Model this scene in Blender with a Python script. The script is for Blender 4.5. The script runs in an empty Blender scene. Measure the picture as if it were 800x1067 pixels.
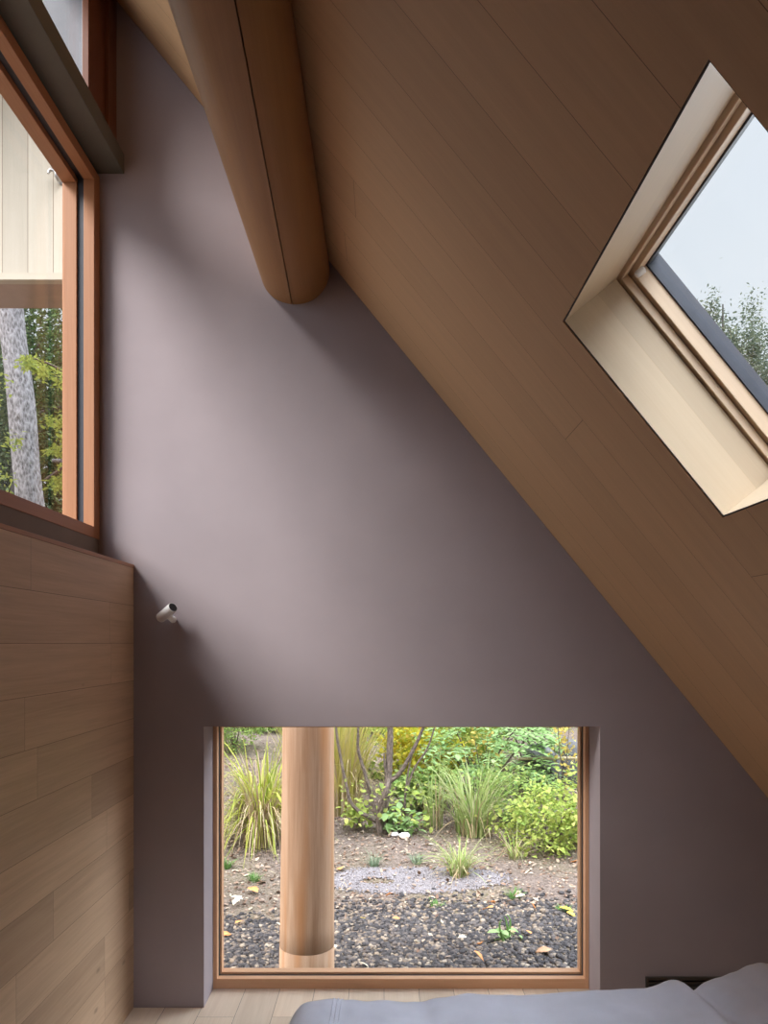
import bpy, math, random
import numpy as np
from mathutils import Vector, Matrix, noise

SC = bpy.context.scene
COL = SC.collection
rnd = random.Random(11)
R = math.radians
F, CX, HY, EYE = 800.0, 400.0, 670.0, 1.5      # focal length (px of the 800 px frame), horizon row, eye height


def at(x, y, d):
    """point seen at pixel x, y at depth d"""
    return Vector(((x - CX) / F * d, d, EYE - (y - HY) / F * d))


# ------------------------------------------------------------------ materials
class NT:
    def __init__(self, name):
        self.m = bpy.data.materials.new(name)
        self.m.use_nodes = True
        self.t = self.m.node_tree
        self.t.nodes.clear()
        self.out = self.t.nodes.new('ShaderNodeOutputMaterial')

    def n(self, typ, **kw):
        nd = self.t.nodes.new(typ)
        for k, v in kw.items():
            if k.startswith('i_'):
                key = k[2:]
                key = int(key) if key.isdigit() else key.replace('_', ' ')
                nd.inputs[key].default_value = v
            else:
                setattr(nd, k, v)
        return nd

    def l(self, a, b):
        self.t.links.new(a, b)

    def ramp(self, fac, stops, interp='LINEAR'):
        r = self.n('ShaderNodeValToRGB')
        r.color_ramp.interpolation = interp
        els = r.color_ramp.elements
        while len(els) < len(stops):
            els.new(0.5)
        for e, (p, c) in zip(els, stops):
            e.position = p
            e.color = (*c, 1)
        self.l(fac, r.inputs[0])
        return r.outputs[0]

    def mix(self, fac, a, b, mode='MIX'):
        m = self.n('ShaderNodeMix', data_type='RGBA', blend_type=mode)
        for s, v in ((m.inputs[0], fac), (m.inputs[6], a), (m.inputs[7], b)):
            if hasattr(v, 'links'):
                self.l(v, s)
            elif isinstance(v, (int, float)):
                s.default_value = v
            else:
                s.default_value = (*v, 1)
        return m.outputs[2]

    def math(self, op, a, b=0.0):
        m = self.n('ShaderNodeMath', operation=op)
        for s, v in ((m.inputs[0], a), (m.inputs[1], b)):
            if hasattr(v, 'links'):
                self.l(v, s)
            else:
                s.default_value = v
        return m.outputs[0]

    def bsdf(self, color, rough=0.6, metal=0.0, spec=0.5, bump=None, bump_s=0.2, bump_d=0.01):
        p = self.n('ShaderNodeBsdfPrincipled')
        if hasattr(color, 'links'):
            self.l(color, p.inputs['Base Color'])
        else:
            p.inputs['Base Color'].default_value = (*color, 1)
        if hasattr(rough, 'links'):
            self.l(rough, p.inputs['Roughness'])
        else:
            p.inputs['Roughness'].default_value = rough
        p.inputs['Metallic'].default_value = metal
        p.inputs['Specular IOR Level'].default_value = spec
        if bump is not None:
            b = self.n('ShaderNodeBump', i_Strength=bump_s, i_Distance=bump_d)
            self.l(bump, b.inputs['Height'])
            self.l(b.outputs[0], p.inputs['Normal'])
        self.l(p.outputs[0], self.out.inputs[0])
        return self.m


def wood(name, light, dark, plank=None, tint=0.25, rough=0.5, grain=1.0, gap=0.0012, knots=False, spec=0.4,
         gapcol=(0.03, 0.018, 0.01), streak=None):
    """u of the UV runs along the grain, v across, both in metres"""
    t = NT(name)
    uv = t.n('ShaderNodeUVMap', uv_map='UVMap').outputs[0]
    fac = None
    tintv = None
    vec = uv
    if plank:
        sx = t.n('ShaderNodeSeparateXYZ')
        t.l(uv, sx.inputs[0])
        vr = t.math('DIVIDE', sx.outputs[1], plank[1])
        row = t.math('FLOOR', vr)
        wn = t.n('ShaderNodeTexWhiteNoise', noise_dimensions='1D')
        t.l(t.math('ADD', row, 0.37), wn.inputs['W'])
        ur = t.math('ADD', t.math('DIVIDE', sx.outputs[0], plank[0]), t.math('MULTIPLY', wn.outputs['Value'], 7.31))
        cell = t.math('FLOOR', ur)
        wn2 = t.n('ShaderNodeTexWhiteNoise', noise_dimensions='2D')
        cc_ = t.n('ShaderNodeCombineXYZ')
        t.l(t.math('ADD', row, 0.21), cc_.inputs[0])
        t.l(t.math('ADD', cell, 0.43), cc_.inputs[1])
        t.l(cc_.outputs[0], wn2.inputs['Vector'])
        tintv = wn2.outputs['Value']
        fv = t.math('FRACT', vr)
        fu = t.math('FRACT', ur)
        lv = t.math('LESS_THAN', t.math('MULTIPLY', t.math('MINIMUM', fv, t.math('SUBTRACT', 1.0, fv)), plank[1]), gap)
        lu = t.math('LESS_THAN', t.math('MULTIPLY', t.math('MINIMUM', fu, t.math('SUBTRACT', 1.0, fu)), plank[0]), gap)
        fac = t.math('MAXIMUM', lv, lu)
        cmb = t.n('ShaderNodeCombineXYZ')
        sc = t.n('ShaderNodeMath', operation='MULTIPLY', i_1=17.0)
        t.l(tintv, sc.inputs[0])
        t.l(sc.outputs[0], cmb.inputs[2])
        add = t.n('ShaderNodeVectorMath', operation='ADD')
        t.l(uv, add.inputs[0])
        t.l(cmb.outputs[0], add.inputs[1])
        vec = add.outputs[0]
    mp = t.n('ShaderNodeMapping')
    mp.inputs['Scale'].default_value = (1.3, 26, 1)
    t.l(vec, mp.inputs[0])
    n1 = t.n('ShaderNodeTexNoise', i_Scale=1.0, i_Detail=5.0, i_Roughness=0.6, i_Distortion=0.6)
    t.l(mp.outputs[0], n1.inputs['Vector'])
    mp2 = t.n('ShaderNodeMapping')
    mp2.inputs['Scale'].default_value = (5, 190, 1)
    t.l(vec, mp2.inputs[0])
    n2 = t.n('ShaderNodeTexNoise', i_Scale=1.0, i_Detail=3.0)
    t.l(mp2.outputs[0], n2.inputs['Vector'])
    g = t.math('ADD', t.math('MULTIPLY', n1.outputs[0], 0.7), t.math('MULTIPLY', n2.outputs[0], 0.3))
    lo, hi = 0.5 - 0.2 / grain, 0.5 + 0.2 / grain
    col = t.ramp(g, [(max(lo, 0), dark), (min(hi, 1), light)])
    if plank:
        k = t.ramp(tintv, [(0.0, (1 - tint, 1 - tint * 1.05, 1 - tint * 1.1)), (0.5, (1, 1, 1)), (1.0, (1 + tint * 0.55, 1 + tint * 0.55, 1 + tint * 0.5))])
        col = t.mix(1.0, col, k, 'MULTIPLY')
    if streak:
        mp4 = t.n('ShaderNodeMapping')
        mp4.inputs['Scale'].default_value = (0.55, 8.5, 1)
        t.l(vec, mp4.inputs[0])
        n4 = t.n('ShaderNodeTexNoise', i_Scale=1.0, i_Detail=3.0, i_Distortion=0.4)
        t.l(mp4.outputs[0], n4.inputs['Vector'])
        col = t.mix(t.ramp(n4.outputs[0], [(0.5, (0, 0, 0)), (0.63, (0.8, 0.8, 0.8))]), col, streak)
    if knots:
        v = t.n('ShaderNodeTexVoronoi', i_Scale=1.0)
        mp3 = t.n('ShaderNodeMapping')
        mp3.inputs['Scale'].default_value = (2.3, 5.5, 1)
        t.l(vec, mp3.inputs[0])
        t.l(mp3.outputs[0], v.inputs['Vector'])
        kf = t.ramp(v.outputs['Distance'], [(0.02, (1, 1, 1)), (0.06, (0, 0, 0))])
        col = t.mix(t.math('MULTIPLY', kf, 0.55), col, tuple(c * 0.35 for c in dark))
    if plank:
        col = t.mix(fac, col, gapcol)
    rg = t.ramp(n1.outputs[0], [(0.2, (rough - 0.06,) * 3), (0.8, (rough + 0.08,) * 3)])
    return t.bsdf(col, rg, spec=spec, bump=g, bump_s=0.12, bump_d=0.004)


def plain(name, col, rough=0.6, metal=0.0, spec=0.5, var=0.08, scale=30, bump_s=0.1, bump_d=0.002):
    t = NT(name)
    tc = t.n('ShaderNodeTexCoord').outputs['Object']
    n = t.n('ShaderNodeTexNoise', i_Scale=float(scale), i_Detail=4.0)
    t.l(tc, n.inputs['Vector'])
    c = t.ramp(n.outputs[0], [(0.3, tuple(x * (1 - var) for x in col)), (0.7, tuple(min(1, x * (1 + var)) for x in col))])
    return t.bsdf(c, rough, metal, spec, n.outputs[0], bump_s, bump_d)


def leafy(name, stops, trans=0.35, rough=0.55):
    """each leaf (mesh island) takes its own hue out of the ramp"""
    t = NT(name)
    g = t.n('ShaderNodeNewGeometry')
    col = t.ramp(g.outputs['Random Per Island'], stops)
    p = t.n('ShaderNodeBsdfPrincipled', i_Roughness=rough)
    p.inputs['Specular IOR Level'].default_value = 0.1
    t.l(col, p.inputs['Base Color'])
    tr = t.n('ShaderNodeBsdfTranslucent')
    t.l(col, tr.inputs[0])
    mx = t.n('ShaderNodeMixShader', i_0=trans)
    t.l(p.outputs[0], mx.inputs[1])
    t.l(tr.outputs[0], mx.inputs[2])
    t.l(mx.outputs[0], t.out.inputs[0])
    return t.m


def even(*cols):
    n = len(cols)
    return [(i / max(1, n - 1), tuple(v * 0.84 for v in c)) for i, c in enumerate(cols)]


def glass_mat():
    t = NT('window_glass')
    lw = t.n('ShaderNodeLayerWeight', i_Blend=0.5)
    p5 = t.math('POWER', lw.outputs['Facing'], 5.0)
    f = t.math('ADD', t.math('MULTIPLY', p5, 0.45), 0.02)
    tr = t.n('ShaderNodeBsdfTransparent')
    tr.inputs[0].default_value = (0.97, 0.98, 0.975, 1)
    gl = t.n('ShaderNodeBsdfGlossy', i_Roughness=0.005)
    mx = t.n('ShaderNodeMixShader')
    t.l(f, mx.inputs[0])
    t.l(tr.outputs[0], mx.inputs[1])
    t.l(gl.outputs[0], mx.inputs[2])
    t.l(mx.outputs[0], t.out.inputs[0])
    return t.m


def fabric_mat(name, col):
    t = NT(name)
    tc = t.n('ShaderNodeTexCoord').outputs['Object']
    w1 = t.n('ShaderNodeTexWave', i_Scale=160.0, i_Distortion=1.5)
    w1.bands_direction = 'X'
    w2 = t.n('ShaderNodeTexWave', i_Scale=160.0, i_Distortion=1.5)
    w2.bands_direction = 'Y'
    n = t.n('ShaderNodeTexNoise', i_Scale=9.0, i_Detail=5.0)
    for k in (w1, w2, n):
        t.l(tc, k.inputs['Vector'])
    h = t.math('ADD', w1.outputs['Fac'], w2.outputs['Fac'])
    c = t.ramp(n.outputs[0], [(0.3, tuple(x * 0.93 for x in col)), (0.7, tuple(x * 1.05 for x in col))])
    m = t.bsdf(c, 0.9, spec=0.2, bump=h, bump_s=0.15, bump_d=0.001)
    for nd in t.t.nodes:
        if nd.type == 'BSDF_PRINCIPLED':
            nd.inputs['Sheen Weight'].default_value = 0.25
    return m


def bark_mat(name, light, dark, scale=1.0):
    t = NT(name)
    uv = t.n('ShaderNodeUVMap', uv_map='UVMap').outputs[0]
    mp = t.n('ShaderNodeMapping')
    mp.inputs['Scale'].default_value = (12 * scale, 24 * scale, 1)
    t.l(uv, mp.inputs[0])
    n = t.n('ShaderNodeTexNoise', i_Scale=1.0, i_Detail=8.0, i_Roughness=0.75, i_Distortion=0.8)
    t.l(mp.outputs[0], n.inputs['Vector'])
    v = t.n('ShaderNodeTexVoronoi', i_Scale=1.2)
    t.l(mp.outputs[0], v.inputs['Vector'])
    h = t.math('ADD', n.outputs[0], t.math('MULTIPLY', v.outputs['Distance'], 0.5))
    c = t.ramp(h, [(0.5, dark), (0.72, tuple((a + b) / 2 for a, b in zip(light, dark))), (0.92, light)])
    return t.bsdf(c, 0.9, spec=0.2, bump=h, bump_s=0.8, bump_d=0.03)


def ground_mat():
    t = NT('garden_soil')
    tc = t.n('ShaderNodeTexCoord').outputs['Object']
    n = t.n('ShaderNodeTexNoise', i_Scale=22.0, i_Detail=8.0, i_Roughness=0.75)
    t.l(tc, n.inputs['Vector'])
    n2 = t.n('ShaderNodeTexNoise', i_Scale=0.9, i_Detail=3.0)
    t.l(tc, n2.inputs['Vector'])
    v = t.n('ShaderNodeTexVoronoi', i_Scale=38.0)
    t.l(tc, v.inputs['Vector'])
    c = t.ramp(n.outputs[0], [(0.32, (0.065, 0.045, 0.038)), (0.5, (0.125, 0.09, 0.076)), (0.66, (0.225, 0.172, 0.142)), (0.8, (0.36, 0.29, 0.23))])
    c2 = t.mix(t.ramp(n2.outputs[0], [(0.42, (0, 0, 0)), (0.62, (0.55, 0.55, 0.55))]), c, (0.13, 0.12, 0.04))
    vc = t.mix(t.math('MULTIPLY', v.outputs['Distance'], 0.9), c2, (0.24, 0.185, 0.155))
    return t.bsdf(vc, 0.95, spec=0.15, bump=t.math('ADD', n.outputs[0], v.outputs['Distance']), bump_s=0.9, bump_d=0.03)


M = {}
M['wall'] = plain('wall_plaster', (0.37, 0.318, 0.336), 0.9, spec=0.15, var=0.03, scale=5, bump_s=0.03, bump_d=0.002)
M['ceil'] = wood('ceiling_boards', (0.62, 0.39, 0.218), (0.53, 0.325, 0.175), (9.5, 0.205), tint=0.085, rough=0.55, gap=0.0008, spec=0.25,
                 gapcol=(0.2, 0.12, 0.06), grain=0.8)
M['oak'] = wood('oak_panelling', (0.64, 0.45, 0.305), (0.465, 0.31, 0.197), (0.95, 0.1545), tint=0.2, rough=0.5, gap=0.0006, knots=True,
                gapcol=(0.12, 0.075, 0.045), spec=0.3)
M['floor'] = wood('oak_floor', (0.84, 0.69, 0.55), (0.70, 0.55, 0.415), (1.7, 0.15), tint=0.16, rough=0.38, gap=0.0009, knots=True,
                  gapcol=(0.2, 0.13, 0.08))
M['log'] = wood('cedar_log', (0.39, 0.2, 0.075), (0.31, 0.148, 0.052), rough=0.45, grain=0.9)
M['post'] = wood('cypress_post', (0.66, 0.44, 0.295), (0.49, 0.28, 0.16), rough=0.6, grain=1.5, streak=(0.56, 0.25, 0.09), knots=False)
M['cedar'] = wood('red_cedar_frame', (0.45, 0.215, 0.108), (0.35, 0.15, 0.068), rough=0.45, grain=0.9)
M['lightcedar'] = wood('orange_cedar_frame', (0.78, 0.47, 0.29), (0.66, 0.37, 0.21), rough=0.45, grain=0.9)
M['forestbark'] = bark_mat('dark_forest_bark', (0.1, 0.09, 0.08), (0.035, 0.03, 0.028), 1.0)
M['darkcedar'] = wood('dark_cedar_frame', (0.2, 0.07, 0.035), (0.13, 0.045, 0.022), rough=0.4, grain=0.9)
M['pine'] = wood('pine_frame', (0.62, 0.455, 0.31), (0.54, 0.38, 0.25), rough=0.5, grain=0.8)
M['welllining'] = wood('pine_lining', (0.56, 0.43, 0.29), (0.49, 0.36, 0.235), (3.0, 0.105), tint=0.1, rough=0.5, gap=0.0004,
                       gapcol=(0.5, 0.36, 0.22), grain=0.7)
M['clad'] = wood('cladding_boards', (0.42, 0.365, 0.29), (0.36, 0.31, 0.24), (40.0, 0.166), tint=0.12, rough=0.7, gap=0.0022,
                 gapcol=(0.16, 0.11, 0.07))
M['soffit'] = plain('brown_soffit', (0.3, 0.2, 0.155), 0.7, var=0.08, scale=8)
M['beam'] = plain('dark_grey_green_paint', (0.115, 0.108, 0.085), 0.55, var=0.05, scale=12)
M['frieze'] = plain('taupe_paint', (0.2, 0.16, 0.125), 0.7, var=0.04, scale=12)
M['gasket'] = plain('dark_rubber', (0.035, 0.037, 0.05), 0.5, var=0.1)
M['alu'] = plain('anodised_edge', (0.16, 0.18, 0.21), 0.4, 0.6, var=0.05)
M['greyframe'] = plain('blue_grey_frame', (0.17, 0.175, 0.2), 0.4, var=0.05)
M['rail'] = wood('pale_rail', (0.42, 0.355, 0.28), (0.36, 0.305, 0.23), rough=0.7)
M['glass'] = glass_mat()
M['white'] = plain('white_plastic', (0.8, 0.78, 0.76), 0.4, var=0.02)
M['lampwhite'] = plain('white_lacquer', (0.9, 0.885, 0.88), 0.35, var=0.02)
M['black'] = plain('black_lining', (0.008, 0.008, 0.01), 0.5, var=0.2)
M['chrome'] = plain('polished_metal', (0.42, 0.41, 0.40), 0.32, 1.0, var=0.03)
M['darkwood_shade'] = plain('dark_wood_and_gap_shade', (0.05, 0.038, 0.03), 0.6, var=0.15)
M['linen'] = fabric_mat('grey_lavender_linen', (0.78, 0.79, 0.89))
M['mattress'] = fabric_mat('cream_ticking', (0.6, 0.58, 0.54))
M['roof'] = plain('roof_metal', (0.1, 0.1, 0.11), 0.5, 0.3)
M['ext'] = plain('outer_render', (0.3, 0.26, 0.23), 0.9)
M['soil'] = ground_mat()
M['stone'] = None
t = NT('lava_gravel')
g_ = t.n('ShaderNodeNewGeometry')
tc_ = t.n('ShaderNodeTexCoord').outputs['Object']
nn_ = t.n('ShaderNodeTexNoise', i_Scale=60.0, i_Detail=4.0)
t.l(tc_, nn_.inputs['Vector'])
c_ = t.ramp(g_.outputs['Random Per Island'], [(0, (0.024, 0.021, 0.022)), (0.5, (0.058, 0.051, 0.052)), (0.76, (0.11, 0.09, 0.081)),
                                             (0.92, (0.19, 0.14, 0.1)), (1, (0.32, 0.26, 0.2))])
M['gravel'] = t.bsdf(c_, 0.85, spec=0.3, bump=nn_.outputs[0], bump_s=0.7, bump_d=0.01)
M['fines'] = plain('purple_grey_grit', (0.2, 0.176, 0.18), 0.95, var=0.35, scale=60, bump_s=0.8, bump_d=0.01)
M['rock'] = plain('dark_rock', (0.09, 0.085, 0.085), 0.9, var=0.4, scale=9, bump_s=0.8, bump_d=0.03)
M['litter'] = leafy('leaf_litter', even((0.12, 0.07, 0.05), (0.25, 0.155, 0.11), (0.38, 0.26, 0.19), (0.55, 0.44, 0.33), (0.18, 0.11, 0.09)), 0.1, 0.8)
M['bark'] = bark_mat('grey_tree_bark', (0.3, 0.28, 0.285), (0.07, 0.06, 0.058), 1.3)
M['twig'] = bark_mat('dark_twig_bark', (0.2, 0.15, 0.12), (0.06, 0.045, 0.035), 2.0)
M['straw'] = leafy('straw_blades', even((0.55, 0.42, 0.24), (0.42, 0.3, 0.17), (0.62, 0.52, 0.34), (0.33, 0.22, 0.13)), 0.3)
M['yblade'] = leafy('yellow_green_blades', even((0.42, 0.46, 0.06), (0.6, 0.58, 0.14), (0.27, 0.38, 0.05), (0.62, 0.55, 0.2)), 0.4)
M['strawy'] = leafy('straw_yellow_blades', even((0.6, 0.52, 0.14), (0.7, 0.58, 0.22), (0.45, 0.43, 0.08), (0.62, 0.5, 0.26)), 0.4)
M['gblade'] = leafy('green_blades', even((0.3, 0.4, 0.1), (0.5, 0.54, 0.22), (0.22, 0.33, 0.08), (0.58, 0.55, 0.3)), 0.4)
M['tuft'] = leafy('tuft_blades', even((0.1, 0.22, 0.05), (0.2, 0.33, 0.1)), 0.3)
M['paletuft'] = leafy('grey_green_blades', even((0.2, 0.29, 0.18), (0.3, 0.36, 0.24)), 0.3)
M['lime'] = leafy('lime_leaves', even((0.36, 0.47, 0.09), (0.52, 0.57, 0.15), (0.28, 0.4, 0.09), (0.62, 0.6, 0.18)), 0.45)
M['yellow'] = leafy('yellow_leaves', even((0.58, 0.52, 0.04), (0.68, 0.55, 0.05), (0.42, 0.48, 0.06), (0.6, 0.38, 0.06)), 0.5)
M['mid'] = leafy('mid_green_leaves', even((0.2, 0.34, 0.09), (0.31, 0.43, 0.12), (0.42, 0.48, 0.14), (0.16, 0.27, 0.08)), 0.4)
M['compound'] = leafy('fresh_green_leaflets', even((0.36, 0.55, 0.22), (0.47, 0.62, 0.28), (0.3, 0.48, 0.17)), 0.45)
M['darkgreen'] = leafy('dark_green_needles', even((0.045, 0.09, 0.03), (0.08, 0.14, 0.045), (0.13, 0.19, 0.05)), 0.25)
M['forest'] = leafy('forest_leaves', even((0.05, 0.085, 0.04), (0.085, 0.12, 0.05), (0.14, 0.17, 0.06), (0.06, 0.08, 0.05)), 0.3)
M['maple'] = leafy('yellow_green_maple', even((0.25, 0.29, 0.06), (0.34, 0.35, 0.07), (0.2, 0.25, 0.06)), 0.5)
M['skytree'] = leafy('grey_green_leaves', even((0.075, 0.105, 0.08), (0.12, 0.15, 0.1), (0.19, 0.215, 0.13)), 0.4)
M['orange'] = leafy('orange_leaves', even((0.62, 0.45, 0.1), (0.7, 0.55, 0.15), (0.55, 0.4, 0.12)), 0.4)


# ------------------------------------------------------------------ mesh helpers
class MB:
    def __init__(self):
        self.v, self.f, self.uv, self.sm = [], [], [], []

    def add(self, verts, faces, uvs=None, smooth=False):
        o = len(self.v)
        self.v += [Vector(p) for p in verts]
        for i, f in enumerate(faces):
            self.f.append([o + k for k in f])
            self.uv.append(uvs[i] if uvs else None)
            self.sm.append(smooth)

    def box(self, a, b, grain='y', uvoff=(0, 0)):
        x0, y0, z0 = (min(a[i], b[i]) for i in range(3))
        x1, y1, z1 = (max(a[i], b[i]) for i in range(3))
        P = [(x0, y0, z0), (x1, y0, z0), (x1, y1, z0), (x0, y1, z0), (x0, y0, z1), (x1, y0, z1), (x1, y1, z1), (x0, y1, z1)]
        Fc = [(0, 3, 2, 1), (4, 5, 6, 7), (0, 1, 5, 4), (1, 2, 6, 5), (2, 3, 7, 6), (3, 0, 4, 7)]
        nax = [2, 2, 1, 0, 1, 0]
        g = 'xyz'.index(grain)
        uvs = []
        for f, na in zip(Fc, nax):
            rest = [k for k in range(3) if k != na]
            if g in rest:
                u, v = g, [k for k in rest if k != g][0]
            else:
                u, v = rest
            uvs.append([(P[k][u] + uvoff[0], P[k][v] + uvoff[1]) for k in f])
        self.add(P, Fc, uvs)

    def prism(self, poly, y0, y1, uvfun=None):
        """poly of (x, z) pushed along y"""
        n = len(poly)
        P = [(x, y0, z) for x, z in poly] + [(x, y1, z) for x, z in poly]
        Fc = [list(range(n)), list(range(2 * n - 1, n - 1, -1))]
        for i in range(n):
            j = (i + 1) % n
            Fc.append([i, n + i, n + j, j])
        self.add(P, Fc, [[(P[k][0], P[k][2]) for k in f] for f in Fc])

    def tube(self, pts, radii, seg=10, cap=True, uv0=0.0):
        pts = [Vector(p) for p in pts]
        n = len(pts)
        verts, faces, uvs = [], [], []
        ref = None
        ln = 0
        lens = []
        for i, p in enumerate(pts):
            d = (pts[min(i + 1, n - 1)] - pts[max(i - 1, 0)]).normalized()
            if ref is None:
                ref = d.orthogonal().normalized()
            ref = (ref - d * ref.dot(d))
            ref = ref.normalized() if ref.length > 1e-6 else d.orthogonal().normalized()
            b = d.cross(ref)
            r = radii[i] if hasattr(radii, '__len__') else radii
            if i:
                ln += (p - pts[i - 1]).length
            lens.append(ln)
            for k in range(seg):
                a = 2 * math.pi * k / seg
                verts.append(p + (ref * math.cos(a) + b * math.sin(a)) * r)
        r0 = radii[0] if hasattr(radii, '__len__') else radii
        circ = 2 * math.pi * r0
        for i in range(n - 1):
            for k in range(seg):
                k2 = (k + 1) % seg
                faces.append([i * seg + k, i * seg + k2, (i + 1) * seg + k2, (i + 1) * seg + k])
                u0, u1 = lens[i] + uv0, lens[i + 1] + uv0
                va, vb = circ * k / seg, circ * (k + 1) / seg
                uvs.append([(u0, va), (u0, vb), (u1, vb), (u1, va)])
        self.add(verts, faces, uvs, True)
        if cap:
            for base, rev in ((0, True), ((n - 1) * seg, False)):
                f = [base + k for k in range(seg)]
                if rev:
                    f.reverse()
                self.add([verts[k] for k in f], [list(range(seg))], [[(0, 0)] * seg])

    def obj(self, name, mat, parent=None, origin=None, bevel=0):
        me = bpy.data.meshes.new(name)
        if parent is not None:
            o0 = Vector(parent['_w'])
        elif origin is not None:
            o0 = Vector(origin)
        else:
            xs = [p.x for p in self.v]
            ys = [p.y for p in self.v]
            zs = [p.z for p in self.v]
            o0 = Vector(((min(xs) + max(xs)) / 2, (min(ys) + max(ys)) / 2, min(zs)))
        me.from_pydata([p - o0 for p in self.v], [], self.f)
        ul = me.uv_layers.new(name='UVMap')
        flat = []
        for f, u in zip(self.f, self.uv):
            flat += u if u else [(0.0, 0.0)] * len(f)
        ul.data.foreach_set('uv', [c for p in flat for c in p])
        me.polygons.foreach_set('use_smooth', self.sm)
        me.materials.append(mat)
        me.update()
        return link(name, me, parent, o0, bevel)


def link(name, me, parent, o0, bevel=0):
    o = bpy.data.objects.new(name, me)
    COL.objects.link(o)
    if parent is not None:
        o.parent = parent
    else:
        o.location = o0
    o['_w'] = tuple(o0)
    if bevel:
        b = o.modifiers.new('bevel', 'BEVEL')
        b.width = bevel
        b.segments = 2
        b.limit_method = 'ANGLE'
    return o


def npmesh(name, V, Fq, mat, parent=None, origin=None, smooth=False):
    """numpy mesh; Fq (n,3) or (n,4)"""
    me = bpy.data.meshes.new(name)
    o0 = Vector(parent['_w']) if parent is not None else Vector(origin)
    V = np.asarray(V, dtype=np.float32) - np.array(o0, dtype=np.float32)
    k = Fq.shape[1]
    me.vertices.add(len(V))
    me.vertices.foreach_set('co', V.ravel())
    me.loops.add(Fq.size)
    me.loops.foreach_set('vertex_index', Fq.ravel().astype(np.int32))
    me.polygons.add(len(Fq))
    me.polygons.foreach_set('loop_start', np.arange(0, Fq.size, k, dtype=np.int32))
    me.update(calc_edges=True)
    me.validate()
    if smooth:
        me.polygons.foreach_set('use_smooth', [True] * len(me.polygons))
    me.materials.append(mat)
    return link(name, me, parent, o0)


def tag(o, label, cat, group=None, kind=None):
    o['label'] = label
    if cat:
        o['category'] = cat
    if group:
        o['group'] = group
    if kind:
        o['kind'] = kind
    return o


def thing(name, label, cat, loc, group=None):
    o = bpy.data.objects.new(name, None)
    COL.objects.link(o)
    o.location = loc
    o.empty_display_size = 0.05
    o['_w'] = tuple(loc)
    return tag(o, label, cat, group)


def struct(o, label=None, cat=None):
    o['kind'] = 'structure'
    if label:
        o['label'] = label
    if cat:
        o['category'] = cat
    return o


def structroot(name, loc, label, cat):
    o = bpy.data.objects.new(name, None)
    COL.objects.link(o)
    o.location = loc
    o['_w'] = tuple(loc)
    return struct(o, label, cat)


# ------------------------------------------------------------------ the room
D = 3.16                                    # back wall
TAN = 1.225
SA = math.atan(TAN)
S_DIR = Vector((math.cos(SA), 0, -math.sin(SA)))        # down the slope
N_OUT = Vector((math.sin(SA), 0, math.cos(SA)))         # outward normal of the roof
P0 = Vector((1.58, 0, 0.86))                            # a point of the ceiling plane


def ceil_z(x):
    return 0.86 + TAN * (1.58 - x)


def roofp(s, y, n):
    return P0 + S_DIR * s + Vector((0, y, 0)) + N_OUT * n


def s_of_x(x):
    return (x - 1.58) / math.cos(SA)


XW = -1.17                                  # inner plane of the lower left window
Y_BACK = -2.2                               # wall behind the camera
WY0 = 1.95                                  # near jamb of the left windows

# floor (runs on into the window recess)
m = MB()
m.box((-1.03, Y_BACK, -0.12), (2.0, D, 0), 'y')
m.box((-0.741, D, -0.12), (0.889, 3.33, 0), 'y')
fl = struct(m.obj('floor', M['floor']), 'pale oak board floor', 'floor')

# back wall with the picture window recess
m = MB()
WL, WR, WT = -0.741, 0.889, 1.156
XL = -1.30
m.prism([(XL, -0.12), (WL, -0.12), (WL, WT), (XL, WT)], D, 3.46)
m.prism([(WR, -0.12), (2.25, -0.12), (2.25, ceil_z(2.25) + 0.02), (1.338, WT), (WR, WT)], D, 3.46)
m.prism([(XL, WT), (1.338, WT), (XL, ceil_z(XL))], D, 3.46)
wb = struct(m.obj('wall_back', M['wall']), 'mauve grey plastered gable wall', 'wall')

# left panelled half wall with its cap, frieze over it
m = MB()
m.box((-1.30, Y_BACK, -0.12), (-1.03, D, 1.808), 'y', (0.33, 0.046))
wl = struct(m.obj('wall_left', M['oak']), 'oak plank panelled half wall under the tall left window', 'wall')
m = MB()
m.box((-1.30, Y_BACK, 1.808), (-1.028, D, 1.822), 'y')
struct(m.obj('trim_1', M['cedar'], bevel=0.001), 'thin reddish wood cap along the panelled half wall', 'trim')
m = MB()
m.box((-1.30, Y_BACK, 1.822), (XW - 0.004, D, 1.925), 'y')
struct(m.obj('trim_2', M['frieze']), 'taupe band between the panelled half wall and the left window', 'trim')
# far part of the left wall beside and over the glazing, behind the camera
m = MB()
m.prism([(-1.30, 1.925), (XW, 1.925), (XW, ceil_z(XW) - 0.001), (-1.30, ceil_z(-1.30) - 0.001)], Y_BACK, WY0)
struct(m.obj('wall_near', M['wall']), 'plastered wall beside the left windows', 'wall')
m = MB()
m.prism([(-1.30, -0.12), (2.25, -0.12), (2.25, ceil_z(2.25)), (-1.30, ceil_z(-1.30))], Y_BACK - 0.2, Y_BACK)
struct(m.obj('wall_front', M['wall']), 'plastered gable wall behind the camera', 'wall')
m = MB()
m.prism([(2.0, -0.12), (2.2, -0.12), (2.2, ceil_z(2.2)), (2.0, ceil_z(2.0))], Y_BACK, D)
struct(m.obj('wall_right', M['wall']), 'low knee wall under the slope', 'wall')

# ceiling slab: boards run down the slope; hole for the skylight
SX0, SX1 = s_of_x(0.430), s_of_x(0.810)
SY0, SY1 = 1.017, 1.838
S_TOP, S_BOT = s_of_x(-1.46), s_of_x(2.6)
CY0, CY1 = Y_BACK - 0.3, 3.5
m = MB()


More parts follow.
